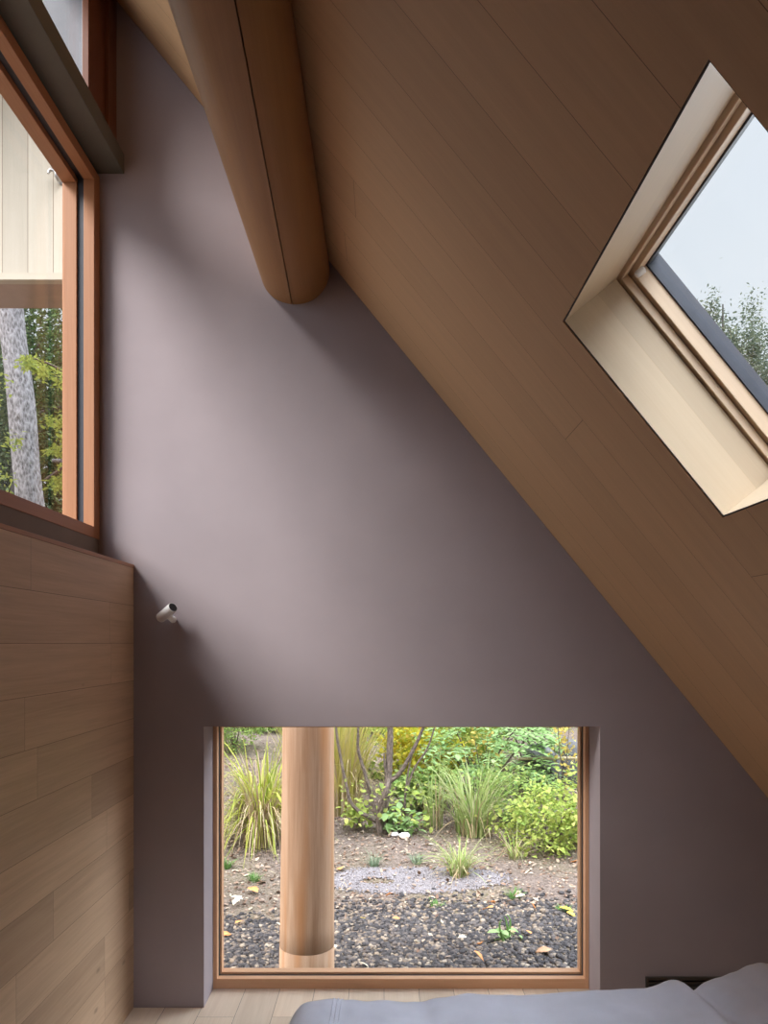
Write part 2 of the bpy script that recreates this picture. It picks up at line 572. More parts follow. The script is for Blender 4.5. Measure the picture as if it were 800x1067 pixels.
def slab(mb, s0, s1, y0, y1, n0, n1):
    P = [roofp(s, y, n) for n in (n0, n1) for s, y in ((s0, y0), (s1, y0), (s1, y1), (s0, y1))]
    Fc = [(0, 1, 2, 3), (7, 6, 5, 4), (0, 4, 5, 1), (1, 5, 6, 2), (2, 6, 7, 3), (3, 7, 4, 0)]
    pr = [(s, y) for n in (n0, n1) for s, y in ((s0, y0), (s1, y0), (s1, y1), (s0, y1))]
    mb.add(P, Fc, [[(pr[k][0] + 10, pr[k][1] + 10 - 0.038) for k in f] for f in Fc])


GAP = 0.0035
for s0, s1, y0, y1 in ((S_TOP, SX0 - GAP, CY0, CY1), (SX1 + GAP, S_BOT, CY0, CY1), (SX0 - GAP, SX1 + GAP, CY0, SY0 - GAP), (SX0 - GAP, SX1 + GAP, SY1 + GAP, CY1)):
    slab(m, s0, s1, y0, y1, 0, 0.03)
ce = struct(m.obj('ceiling', M['ceil']), 'sloped ceiling of warm brown boards', 'ceiling')
m = MB()
w = 0.03
for s0, s1, y0, y1 in ((S_TOP - 0.02, SX0 - w, CY0, CY1), (SX1 + w, S_BOT, CY0, CY1), (SX0 - w, SX1 + w, CY0, SY0 - w), (SX0 - w, SX1 + w, SY1 + w, CY1)):
    slab(m, s0, s1, y0, y1, 0.03, 0.235)
struct(m.obj('roof', M['roof']), 'roof build-up over the sloped ceiling', 'roof')


def ring(mb, s0, s1, y0, y1, n0, n1, w):
    """rectangular ring in roof coordinates; s0..s1 / y0..y1 is its OUTER edge, w its width"""
    def wbox(a0, a1, b0, b1, along_y):
        P = [roofp(s, y, n) for n in (n0, n1) for s, y in ((a0, b0), (a1, b0), (a1, b1), (a0, b1))]
        pr = [(y, s) if along_y else (s, y) for n in (n0, n1) for s, y in ((a0, b0), (a1, b0), (a1, b1), (a0, b1))]
        nn = [n for n in (n0, n1) for _ in range(4)]
        Fc = [(0, 1, 2, 3), (7, 6, 5, 4), (0, 4, 5, 1), (1, 5, 6, 2), (2, 6, 7, 3), (3, 7, 4, 0)]
        uvs = []
        for i, f in enumerate(Fc):
            if i < 2:
                uvs.append([pr[k] for k in f])
            else:
                uvs.append([(pr[k][0] + pr[k][1] * 0, nn[k]) if abs(pr[f[0]][0] - pr[f[2]][0]) > 1e-4 else (pr[k][1], nn[k]) for k in f])
        mb.add(P, Fc, uvs)
    wbox(s0, s0 + w, y0, y1, True)
    wbox(s1 - w, s1, y0, y1, True)
    wbox(s0 + w, s1 - w, y0, y0 + w, False)
    wbox(s0 + w, s1 - w, y1 - w, y1, False)


# skylight
w1 = structroot('window_1', roofp((SX0 + SX1) / 2, (SY0 + SY1) / 2, 0.0), 'skylight with a deep pale wood lined well in the sloped ceiling', 'window')
m = MB()
ring(m, SX0 - 0.018, SX1 + 0.018, SY0 - 0.018, SY1 + 0.018, 0.004, 0.162, 0.018)
m.obj('well_lining', M['welllining'], w1)
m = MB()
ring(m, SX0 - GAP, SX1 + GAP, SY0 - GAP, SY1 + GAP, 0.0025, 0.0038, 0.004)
m.obj('painted_shadow_line', M['darkwood_shade'], w1)  # dark ring whose colour stands in for the shadow in the joint
m = MB()
ring(m, SX0 - 0.02, SX1 + 0.02, SY0 - 0.02, SY1 + 0.02, 0.166, 0.186, 0.030)
m.obj('outer_frame', M['pine'], w1, bevel=0.0015)
m = MB()
ring(m, SX0 - 0.02, SX1 + 0.02, SY0 - 0.02, SY1 + 0.02, 0.19, 0.226, 0.042)
m.obj('sash', M['pine'], w1, bevel=0.0015)
m = MB()
ring(m, SX0 - 0.02, SX1 + 0.02, SY0 - 0.02, SY1 + 0.02, 0.2265, 0.246, 0.046)
m.obj('glazing_gasket', M['gasket'], w1)
m = MB()
ring(m, SX0 - 0.05, SX1 + 0.05, SY0 - 0.05, SY1 + 0.05, 0.247, 0.27, 0.068)
m.obj('flashing', M['gasket'], w1)
m = MB()
slab(m, SX0 - 0.005, SX1 + 0.005, SY0 - 0.005, SY1 + 0.005, 0.238, 0.244)
m.obj('glass_pane', M['glass'], w1)
m = MB()
c0 = roofp(SX0 + 0.030, SY1 - 0.040, 0.200)
m.tube([c0 - Vector((0, 0.000, 0)) - N_OUT * 0.018, c0 - N_OUT * 0.014, c0 + N_OUT * 0.004], [0.006, 0.0085, 0.0095], 16)
o = m.obj('sash_bumper', M['white'], w1)
o['label'] = 'small rounded white plastic bumper'

# picture window
YF = 3.33
w2 = structroot('window_2', (0.074, YF, 0), 'low picture window onto the garden', 'window')


def frame_xz(mb, x0, x1, z0, z1, y0, y1, w, wb_=None):
    wb_ = w if wb_ is None else wb_
    mb.box((x0, y0, z0), (x0 + w, y1, z1), 'z')
    mb.box((x1 - w, y0, z0), (x1, y1, z1), 'z')
    mb.box((x0 + w, y0, z0), (x1 - w, y1, z0 + wb_), 'x')
    mb.box((x0 + w, y0, z1 - w), (x1 - w, y1, z1), 'x')


m = MB()
frame_xz(m, WL, WR, 0.0, WT, YF, YF + 0.035, 0.017, 0.043)
m.obj('inner_frame', M['lightcedar'], w2, bevel=0.0012)
m = MB()
frame_xz(m, WL, WR, 0.0, WT, YF + 0.036, YF + 0.05, 0.019, 0.041)
m.obj('glazing_gasket', M['gasket'], w2)
m = MB()
frame_xz(m, WL, WR, 0.0, WT, YF + 0.051, YF + 0.095, 0.027, 0.051)
m.obj('outer_frame', M['lightcedar'], w2, bevel=0.0012)
m = MB()
m.box((WL + 0.01, YF + 0.04, 0.02), (WR - 0.01, YF + 0.046, WT - 0.01), 'x')
m.obj('glass_pane', M['glass'], w2)

# tall left window: profile steps frame / gasket / sash
w3 = structroot('window_3', (XW, 2.5, 1.925), 'tall left window in a red cedar frame', 'window')


def frame_yz(mb, x0, x1, y0, y1, z0, z1, wj, wbot, wtop):
    mb.box((x0, y0, z0), (x1, y0 + wj, z1), 'z')
    mb.box((x0, y1 - wj, z0), (x1, y1, z1), 'z')
    mb.box((x0, y0 + wj, z0), (x1, y1 - wj, z0 + wbot), 'y')
    mb.box((x0, y0 + wj, z1 - wtop), (x1, y1 - wj, z1), 'y')


ZB, ZT = 1.925, 3.418
m = MB()
frame_yz(m, XW - 0.043, XW, WY0, D, ZB, ZT, 0.06, 0.045, 0.045)
m.obj('fixed_frame', M['cedar'], w3, bevel=0.0015)
m = MB()
frame_yz(m, XW - 0.070, XW - 0.0435, WY0, D, ZB, ZT, 0.052, 0.037, 0.037)
m.obj('glazing_gasket', M['gasket'], w3)
m = MB()
frame_yz(m, XW - 0.128, XW - 0.0705, WY0, D, ZB, ZT, 0.062, 0.047, 0.060)
m.obj('sash', M['cedar'], w3, bevel=0.0015)
m = MB()
m.box((XW - 0.122, WY0 + 0.03, ZB + 0.02), (XW - 0.116, D - 0.03, ZT - 0.02), 'y')
m.obj('glass_pane', M['glass'], w3)

# clerestory over the beam
XU = -1.10
w4 = structroot('window_4', (XU, 2.5, 3.51), 'clerestory window over the dark beam', 'window')
ZU, ZUT = 3.512, ceil_z(XU) - 0.005
m = MB()
frame_yz(m, XU - 0.015, XU, WY0, D, ZU, ZUT, 0.09, 0.02, 0.04)
m.obj('fixed_frame', M['darkcedar'], w4, bevel=0.0015)
m = MB()
frame_yz(m, XU - 0.040, XU - 0.0155, WY0, D, ZU, ZUT, 0.26, 0.03, 0.06)
m.obj('sash', M['darkcedar'], w4, bevel=0.0015)
m = MB()
frame_yz(m, XU - 0.20, XU - 0.0405, WY0, D, ZU, ZUT, 0.235, 0.03, 0.06)
m.obj('outer_frame', M['greyframe'], w4, bevel=0.0015)
m = MB()
m.box((XU - 0.058, WY0 + 0.1, ZU + 0.01), (XU - 0.052, D - 0.24, ZUT - 0.02), 'y')
m.obj('glass_pane', M['glass'], w4)

m = MB()
m.prism([(-1.30, ZUT), (XU, ZUT), (XU, ceil_z(XU) - 0.001), (-1.30, ceil_z(-1.30) - 0.001)], WY0, D)
struct(m.obj('trim_3', M['darkcedar']), 'dark head piece closing the clerestory against the ceiling', 'trim')

# dark beam between the two
m = MB()
m.box((-1.30, Y_BACK, 3.43), (-1.068, D, 3.510), 'y')
o = m.obj('lintel_beam', M['beam'], bevel=0.003)
tag(o, 'dark grey-green square beam between the tall left window and the clerestory', 'beam')

# round log purlin under the slope with a drying kerf
LX, LZ, LR = -0.366, 3.035, 0.1425
m = MB()
seg, NL = 96, 60
ys = [Y_BACK + (D - Y_BACK) * i / NL for i in range(NL + 1)]
verts, faces, uvs = [], [], []
prof = []
for yv in ys:
    tw = R(-4.8 + 22 * (3.16 - yv) / 1.5) * (1 if yv > 0.6 else 1)
    a0 = -math.pi / 2 + max(min(tw, R(40)), R(-25))
    ring_ = []
    for k in range(seg):
        a = a0 + 2 * math.pi * k / seg
        rr = LR * (1 + 0.006 * math.sin(3 * a + yv) + 0.004 * math.sin(2.1 * yv + 5 * a))
        ring_.append((a, rr))
    # kerf: three vertices at the start angle
    half = 0.0021 / LR
    ring_ = [(a0 + half, LR), (a0 + half * 0.8, LR - 0.028)] + ring_[1:] + [(a0 - half * 0.8 + 2 * math.pi, LR - 0.028)]
    ring_[-1:] = [(a0 - half + 2 * math.pi, LR), (a0 - half * 0.8 + 2 * math.pi, LR - 0.028)]
    # order: (a0+half, R) ... around ... (a0-half, R), (a0-, deep), (a0+, deep)
    deep_plus = ring_.pop(1)
    ring_.append(deep_plus)
    prof = ring_
    for a, rr in ring_:
        pv = Vector((LX + rr * math.cos(a), yv, LZ + rr * math.sin(a)))
        over = (pv - P0).dot(N_OUT) + 0.0015
        if over > 0:
            pv -= N_OUT * over
        verts.append(pv)
ns = len(prof)
for i in range(NL):
    for k in range(ns):
        k2 = (k + 1) % ns
        faces.append([i * ns + k, (i + 1) * ns + k, (i + 1) * ns + k2, i * ns + k2])
        va, vb = k * 0.0093, (k + 1) * 0.0093
        uvs.append([(ys[i], va), (ys[i + 1], va), (ys[i + 1], vb), (ys[i], vb)])
m.add(verts, faces, uvs, True)
m.add([verts[k] for k in range(ns)], [list(range(ns))], [[(0, 0)] * ns])
m.add([verts[NL * ns + k] for k in range(ns)], [list(range(ns - 1, -1, -1))], [[(0, 0)] * ns])
o = m.obj('log_purlin', M['log'])
try:
    o.data.set_sharp_from_angle(angle=R(40))
except Exception:
    pass
tag(o, 'round peeled log purlin with a thin dark split, running under the sloped ceiling', 'log beam')

# post outside carrying the same purlin
px_, py_ = -0.412, 4.12
lp = thing('log_post', 'thick peeled log post standing outside the picture window', 'post', (px_, py_, -0.55))
m = MB()
zs = [-0.119, -0.1175, 0.0, 0.2, 0.6, 1.0, 1.5, 2.0, 2.91]
rs = [0.1448, 0.1462, 0.1452, 0.144, 0.141, 0.138, 0.1365, 0.135, 0.132]
m.tube([(px_ + 0.006 * math.sin(z * 1.3), py_, z) for z in zs], rs, 48)
m.obj('shaft', M['post'], lp)
m = MB()
zs = [-0.55, -0.3, -0.1215, -0.120]
m.tube([(px_ + 0.006 * math.sin(z * 1.3), py_, z) for z in zs], [0.1495, 0.148, 0.1468, 0.1455], 48, uv0=-0.43)
m.obj('foot', M['post'], lp)
m = MB()
m.tube([(LX, 3.52, LZ), (LX, 3.9, LZ), (LX, 4.42, LZ)], 0.138, 32)
m.obj('cap_log', M['post'], lp)

# little wall spot
c = Vector((-0.876, D - 0.066, 1.622))
ax = Vector((0.66, -0.50, 0.42)).normalized()
sp = thing('wall_spotlight', 'small white tubular spotlight with a black mouth on the mauve wall', 'spotlight', (-0.872, D, 1.60))
m = MB()
pa, pb = c - ax * 0.046, c + ax * 0.046
m.tube([pa - ax * 0.003, pa - ax * 0.001, pa + ax * 0.003, pb - ax * 0.002, pb], [0.013, 0.0185, 0.0205, 0.0205, 0.0200], 28, cap=True)
m.obj('lamp_tube', M['lampwhite'], sp)
m = MB()
m.tube([pb - ax * 0.004, pb + ax * 0.0004, pb + ax * 0.0008], [0.0184, 0.0184, 0.0180], 28)
o = m.obj('lamp_mouth', M['black'], sp)
o['label'] = 'black lamp mouth'
m = MB()
k0 = c + Vector((0.006, 0.008, -0.012))
m.tube([k0, k0 + Vector((0.006, 0.020, -0.012)), Vector((-0.868, D - 0.006, 1.597))], [0.013, 0.012, 0.011], 14)
m.obj('swivel_stem', M['lampwhite'], sp)
m = MB()
m.tube([(-0.868, D - 0.007, 1.597), (-0.868, D - 0.005, 1.597), (-0.868, D, 1.597)], [0.012, 0.0145, 0.0145], 20)
m.obj('wall_rose', M['lampwhite'], sp)

# low dark niche beside the bed
vx0, vx1, vz0, vz1 = 1.075, 1.52, 0.012, 0.128
vt = thing('wall_vent', 'low dark framed slot vent in the wall behind the bed', 'vent', ((vx0 + vx1) / 2, D, vz0))
m = MB()
frame_xz(m, vx0, vx1, vz0, vz1, D - 0.012, D, 0.012)
m.obj('vent_frame', M['darkwood_shade'], vt, bevel=0.001)
m = MB()
m.box((vx0 + 0.012, D - 0.003, vz0 + 0.012), (vx1 - 0.012, D - 0.0005, vz1 - 0.012), 'x')
m.obj('back_plate', M['black'], vt)
for k in range(4):
    m = MB()
    zz = vz0 + 0.026 + k * 0.021
    m.box((vx0 + 0.012, D - 0.009, zz), (vx1 - 0.012, D - 0.003, zz + 0.006), 'x')
    m.obj('louvre', M['darkwood_shade'], vt)

# ------------------------------------------------------------------ bed and duvet
BX0, BX1, BY0, BY1 = -0.19, 1.72, 0.62, 2.03
bed = thing('bed', 'low bed with a wooden base under the grey duvet', 'bed', ((BX0 + BX1) / 2, (BY0 + BY1) / 2, 0))
m = MB()
m.box((BX0, BY0, 0.13), (BX1, BY1, 0.24), 'x')
m.obj('bed_base', M['oak'], bed, bevel=0.006)
for sx in (BX0 + 0.08, BX1 - 0.14):
    for sy in (BY0 + 0.08, BY1 - 0.14):
        m = MB()
        m.box((sx, sy, 0), (sx + 0.06, sy + 0.06, 0.13), 'z')
        m.obj('leg', M['oak'], bed, bevel=0.003)
m = MB()
m.box((BX0 + 0.01, BY0 + 0.01, 0.24), (BX1 - 0.01, BY1 - 0.01, 0.44), 'x')
m.obj('mattress', M['mattress'], bed, bevel=0.03)

# duvet: top height along x taken from how it lies, edges rolled over and hanging
prof_px = [(298, 1044), (320, 1042), (345, 1039.5), (362, 1041), (382, 1043), (400, 1041.5), (440, 1042.5), (460, 1038), (490, 1034.5), (520, 1034), (560, 1034),
           (600, 1032), (637, 1029), (673, 1026), (700, 1022.5), (714, 1021.5), (727, 1025), (738, 1020), (750, 1016), (768, 1010), (785, 1002.5), (794, 1000), (804, 1001), (840, 1001), (900, 1012), (1000, 1025)]
YD = 2.06
prof_w = [((x - CX) / F * YD, EYE - (y - HY) / F * YD) for x, y in prof_px]


def duvet_h(x):
    if x <= prof_w[0][0]:
        return prof_w[0][1]
    for (xa, za), (xb, zb) in zip(prof_w, prof_w[1:]):
        if x <= xb:
            t_ = (x - xa) / (xb - xa)
            t_ = t_ * t_ * (3 - 2 * t_)
            return za + (zb - za) * t_
    return prof_w[-1][1]


DX0, DX1, DY0, DY1 = -0.262, 1.76, 0.60, 2.105
NXd, NYd = 190, 120


def edge_map(q, n, flat_len, r, drop):
    """arclength q in [0, total]: hang, roll, flat, roll, hang -> (position, depth below the top)"""
    arc = r * math.pi / 2
    tot = 2 * (drop + arc) + flat_len
    s = q * tot
    if s < drop:
        return 0.0, r + (drop - s)
    s -= drop
    if s < arc:
        a = s / r
        return r - r * math.cos(a), r - r * math.sin(a)
    s -= arc
    if s < flat_len:
        return r + s, 0.0
    s -= flat_len
    if s < arc:
        a = s / r
        return r + flat_len + r * math.sin(a), r - r * math.cos(a)
    s -= arc
    return 2 * r + flat_len, r + s


RX, RY, DROP = 0.085, 0.05, 0.13
verts, faces = [], []


def duvet_pt(i, j):
    px, dz1 = edge_map(i / NXd, NXd, (DX1 - DX0) - 2 * RX, RX, DROP)
    py, dz2 = edge_map(j / NYd, NYd, (DY1 - DY0) - 2 * RY, RY, DROP)
    x, y = DX0 + px, DY0 + py
    z = duvet_h(x)
    # folds running across
    f = 0.010 * noise.noise(Vector((x * 4.5 + y * 1.2, y * 1.5, 0.3))) + 0.005 * noise.noise(Vector((x * 13 + y * 5, y * 4, 2.0)))
    f += 0.004 * abs(noise.noise(Vector((x * 9 - y * 7, y * 9 + x * 3, 8.0)))) 
    f += 0.0026 * noise.noise(Vector((x * 34, y * 17, 5.0)))
    f -= 0.016 * math.exp(-((x - 0.835 - 0.16 * (2.05 - y)) / 0.022) ** 2) * (0.4 + 0.6 * max(0, min(1, (y - 1.2) / 0.8)))
    f += 0.008 * math.exp(-((x - 0.78 - 0.2 * (2.05 - y)) / 0.018) ** 2)
    dz = max(dz1, dz2) if (dz1 > RX and dz2 > RY) else math.hypot(dz1, dz2)
    dz = min(dz, z - 0.30)
    hang = min(1, dz / 0.16)
    x += (0.012 * math.sin(y * 17) + 0.006 * math.sin(y * 41)) * hang * (1 if px > 0.5 else -1) * (1 if dz1 > 0.02 else 0)
    y += (0.010 * math.sin(x * 15) + 0.005 * math.sin(x * 37)) * hang * (1 if py > 0.5 else -1) * (1 if dz2 > 0.02 else 0)
    return Vector((x, y, z - 0.008 + f * (1 - 0.5 * hang) - dz))


for j in range(NYd + 1):
    for i in range(NXd + 1):
        verts.append(duvet_pt(i, j))
for j in range(NYd):
    for i in range(NXd):
        a = j * (NXd + 1) + i
        faces.append([a, a + 1, a + NXd + 2, a + NXd + 1])
m = MB()
m.add(verts, faces, [[(0, 0)] * 4] * len(faces), True)
dv = m.obj('duvet', M['linen'])
sb = dv.modifiers.new('soft', 'SUBSURF')
sb.levels = sb.render_levels = 1
so = dv.modifiers.new('thick', 'SOLIDIFY')
so.thickness = 0.012
so.offset = -1
tag(dv, 'rumpled grey lavender linen duvet spread over the low bed', 'duvet')
for q in (0, 1, 2):
    m = MB()
    pts = []
    xs_ = -0.136 + 0.011 * q
    for j in range(NYd // 2, NYd + 1):
        best = None
        for i in range(0, NXd // 3):
            p = verts[j * (NXd + 1) + i]
            if best is None or abs(p.x - xs_ - 0.02 * (p.y - 2.0)) < abs(best.x - xs_ - 0.02 * (best.y - 2.0)):
                best = p
        p2 = Vector((xs_ + 0.02 * (best.y - 2.0), best.y, best.z))
        nrm = Vector((0, 0, 1)) if j < NYd * 0.9 else Vector((0, 0.8, 0.5))
        pts.append(p2 + nrm * 0.0003)
    m.tube(pts, 0.0021, 6)
    o = m.obj('stitched_hem', M['linen'], dv)
    sb = o.modifiers.new('soft', 'SUBSURF')
    sb.levels = sb.render_levels = 1

# ------------------------------------------------------------------ outside: neighbouring wing, hook
nb = thing('boarded_wing', 'pale vertical boarded gable of the next wing seen through the left windows', 'building wing', (-4.0, 5.2, -0.5))
CLZ = 3.86
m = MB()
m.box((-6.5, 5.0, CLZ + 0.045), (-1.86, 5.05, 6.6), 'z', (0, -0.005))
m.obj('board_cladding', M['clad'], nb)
m = MB()
m.box((-6.5, 4.985, CLZ), (-1.86, 5.05, CLZ + 0.045), 'x')
m.obj('bottom_rail', M['rail'], nb)
m = MB()
m.box((-6.5, 5.05, CLZ + 0.002), (-1.86, 5.42, CLZ + 0.05), 'x')
m.obj('soffit', M['soffit'], nb)
m = MB()
m.box((-6.5, 5.05, CLZ + 0.05), (-1.86, 5.42, 6.6), 'x')
m.obj('wall_core', M['ext'], nb)
m = MB()
m.box((-6.6, 3.95, 6.0), (-1.78, 5.5, 6.1), 'x')
m.obj('added_shade_eave', M['roof'], nb)  # unseen overhang, added to keep direct sun off the pale boards
for x in (-1.98, -6.3):
    m = MB()
    m.tube([(x, 5.22, -0.55), (x, 5.22, 1.5), (x, 5.22, CLZ + 0.01)], [0.11, 0.105, 0.1], 24)
    m.obj('post', M['post'], nb)
hk = at(57, 183, 4.995)
hook = thing('wall_hook', 'small curved chrome hook on the pale boarded gable', 'hook', (hk.x, 5.0, hk.z))
m = MB()
pts = []
for k in range(13):
    a = R(200 - 220 * k / 12)
    pts.append(Vector((hk.x + 0.024 * math.cos(a) + 0.006 * k / 12, 4.955, hk.z + 0.022 * math.sin(a) - 0.02 * k / 12)))
pts = pts + [pts[-1] + Vector((0.004, 0.02, -0.012)), pts[-1] + Vector((0.012, 0.044, -0.014))]
m.tube(pts, [0.009] * 4 + [0.011] * 6 + [0.013] * 3 + [0.012, 0.011], 12)
m.obj('hook_arm', M['chrome'], hook)
m = MB()
e = pts[-1]
m.tube([(e.x, 4.99, e.z), (e.x, 5.0, e.z)], [0.017, 0.018], 16)
m.obj('hook_plate', M['chrome'], hook)


# ------------------------------------------------------------------ garden
def gz(x, y):
    z = -0.44
    if y > 5.5:
        z += 0.052 * (y - 5.5)
    if x < -0.6 and y > 5:
        z += 0.045 * min(y - 5, 6) * min(1, (-0.6 - x) / 2)
    if y > 3.6:
        z += 0.03 * noise.noise(Vector((x * 0.9, y * 0.9, 1.7))) + 0.012 * noise.noise(Vector((x * 3.1, y * 3.1, 4.2)))
    return z


nx_, ny_ = 150, 150
V, Fq = [], []
gx = [-16 + 32 * i / nx_ for i in range(nx_ + 1)]
gy = [-6 + 32 * j / ny_ for j in range(ny_ + 1)]
for y in gy:
    for x in gx:
        V.append((x, y, gz(x, y) if not (-1.4 < x < 2.3 and y < 3.7) else -0.46))
for j in range(ny_):
    for i in range(nx_):
        a = j * (nx_ + 1) + i
        Fq.append((a, a + 1, a + nx_ + 2, a + nx_ + 1))
o = npmesh('garden_ground', np.array(V), np.array(Fq), M['soil'], origin=(0, 10, -0.44), smooth=True)
struct(o, 'bare brown garden soil rising behind the house', 'ground')
m = MB()
m.box((-1.30, Y_BACK - 0.2, -0.6), (2.25, 3.46, -0.13), 'x')
struct(m.obj('foundation', M['ext']), 'foundation of the house', 'foundation')

ico_v = []
phi = (1 + 5 ** 0.5) / 2
for a, b in ((1, phi), (-1, phi), (1, -phi), (-1, -phi)):
    ico_v += [(0, a, b), (a, b, 0), (b, 0, a)]
ico_v = np.array(ico_v) / math.hypot(1, phi)
import itertools
ico_f = []
for tri in itertools.combinations(range(12), 3):
    d = [np.linalg.norm(ico_v[tri[p]] - ico_v[tri[q]]) for p, q in ((0, 1), (1, 2), (0, 2))]
    if max(d) < 1.1:
        a, b, c3 = tri
        if np.dot(np.cross(ico_v[b] - ico_v[a], ico_v[c3] - ico_v[a]), ico_v[a]) < 0:
            b, c3 = c3, b
        ico_f.append((a, b, c3))
ico_f = np.array(ico_f)


def stones(n, fpos, smin, smax, seed):
    rg = np.random.default_rng(seed)
    Vs, Fs = [], []
    k = 0
    tries = 0
    while k < n and tries < n * 6:
        tries += 1
        p = fpos(rg)
        if p is None:
            continue
        s = rg.uniform(smin, smax)
        v = ico_v * (1 + rg.uniform(-0.25, 0.25, (12, 1))) * s * np.array([rg.uniform(0.8, 1.25), rg.uniform(0.8, 1.25), rg.uniform(0.55, 0.9)])
        a = rg.uniform(0, 6.28)
        ca, sa = math.cos(a), math.sin(a)
        v = v @ np.array([[ca, sa, 0], [-sa, ca, 0], [0, 0, 1]])
        Vs.append(v + np.array([p[0], p[1], p[2] + s * 0.25]))
        Fs.append(ico_f + 12 * k)
        k += 1
    return np.concatenate(Vs), np.concatenate(Fs)


def gravel_edge(x):
    return 5.62 + 0.08 * math.sin(x * 1.7 + 0.6) + 0.05 * math.sin(x * 4.1)


def gpos(rg):
    x = rg.uniform(-2.2, 2.4)
    y = 3.5 + (rg.uniform(0, 1) ** 0.9) * 3.3
    e = gravel_edge(x) + rg.normal(0, 0.14)
    if x < -0.55:
        e -= 0.22
    if y > e or math.hypot(x - px_, y - py_) < 0.17:
        return None
    return (x, y, gz(x, y))


V, Fq = stones(24000, gpos, 0.008, 0.022, 3)
o = npmesh('lava_gravel', V, Fq, M['gravel'], origin=(0, 5, -0.44))
tag(o, 'dark lava gravel strip along the outside of the picture window', 'gravel', kind='stuff')


def spos(rg):
    x = rg.uniform(-3.2, 3.4)
    y = rg.uniform(5.0, 11)
    if y < gravel_edge(x) - 0.2:
        return None
    return (x, y, gz(x, y))


V, Fq = stones(7500, spos, 0.005, 0.013, 8)
o = npmesh('soil_crumbs', V, Fq, M['litter'], origin=(0, 7, -0.35))
tag(o, 'brown crumbs of soil and bark mulch over the garden bed', 'mulch', kind='stuff')

# flat patch of fine grit
pc = at(432, 917, 6.2)
cx_, cy_ = pc.x, 6.2


def grit_pos(rg):
    a, r_ = rg.uniform(0, 6.283), math.sqrt(rg.uniform(0, 1)) * (1 + abs(rg.normal(0, 0.12)))
    x, y = cx_ + 0.66 * r_ * math.cos(a), cy_ + 0.26 * r_ * math.sin(a)
    if ((x - cx_ + 0.3) / 0.15) ** 2 + ((y - cy_ + 0.03) / 0.06) ** 2 < rg.uniform(0.6, 1.2):
        return None
    return (x, y, gz(x, y) + rg.uniform(0.0, 0.006))


V, Fq = stones(9500, grit_pos, 0.004, 0.0095, 17)
o = npmesh('grit_patch', V, Fq, M['fines'], origin=(cx_, cy_, gz(cx_, cy_)))
tag(o, 'pale purple-grey patch of fine grit between gravel and mulch', 'grit', kind='stuff')


# ---- leaves
def leaf_mesh(P, size, aspect, rg, up=0.3, droop=0.0, dirs=None, lo=False):
    """folded six-point leaves at the points P"""
    n = len(P)
    s = size * rg.uniform(0.6, 1.3, (n, 1))
    d = rg.normal(0, 1, (n, 3)) if dirs is None else dirs + rg.normal(0, 0.45, (n, 3))
    d[:, 2] = d[:, 2] * 0.6 - droop
    d /= np.linalg.norm(d, axis=1, keepdims=True) + 1e-9
    nr = rg.normal(0, 1, (n, 3)) * (1 - up) + np.array([0, 0, 1]) * (up * 2)
    b = np.cross(d, nr)
    b /= np.linalg.norm(b, axis=1, keepdims=True) + 1e-9
    nr = np.cross(b, d)
    w = s * aspect * 0.5
    if lo:
        V = np.stack([P, P + d * s * 0.45 + b * w + nr * w * 0.2, P + d * s, P + d * s * 0.45 - b * w + nr * w * 0.2], 1).reshape(-1, 3)
        base = (np.arange(n) * 4)[:, None]
        Fq = (base[:, :, None] + np.array([[0, 2, 1], [0, 3, 2]])[None]).reshape(-1, 3)
        return V, Fq
    v0 = P
    v1 = P + d * s * 0.35 + b * w + nr * w * 0.25
    v2 = P + d * s * 0.35 - b * w + nr * w * 0.25
    v3 = P + d * s * 0.72 + b * w * 0.75 + nr * w * 0.1
    v4 = P + d * s * 0.72 - b * w * 0.75 + nr * w * 0.1
    v5 = P + d * s - nr * w * 0.25
    v6 = P + d * s * 0.4
    v7 = P + d * s * 0.72
    V = np.stack([v0, v1, v2, v3, v4, v5, v6, v7], 1).reshape(-1, 3)
    base = (np.arange(n) * 8)[:, None]
    T = np.array([[0, 6, 1], [0, 2, 6], [1, 6, 7], [1, 7, 3], [6, 2, 4], [6, 4, 7], [3, 7, 5], [7, 4, 5]])
    Fq = (base[:, :, None] + T[None]).reshape(-1, 3)
    return V, Fq


def cloud(rg, n, c, rad, clusters=26, tight=0.22, shell=0.55, flat=False):
    """leaf points gathered into clumps inside an ellipsoid"""
    c, rad = np.array(c), np.array(rad)
    u = rg.normal(0, 1, (clusters, 3))
    u /= np.linalg.norm(u, axis=1, keepdims=True)
    cc = u * (shell + (1 - shell) * rg.uniform(0, 1, (clusters, 1)))
    idx = rg.integers(0, clusters, n)
    p = cc[idx] + rg.normal(0, tight, (n, 3)) * (np.array([1, 1, 0.45]) if flat else 1)
    return c + p * rad, cc * rad + c


def bez(a, b, bend, n=6):
    a, b = Vector(a), Vector(b)
    mid = (a + b) / 2 + Vector(bend)
    out = []
    for i in range(n + 1):
        t_ = i / n
        out.append(a * (1 - t_) ** 2 + mid * 2 * t_ * (1 - t_) + b * t_ * t_)
    return out


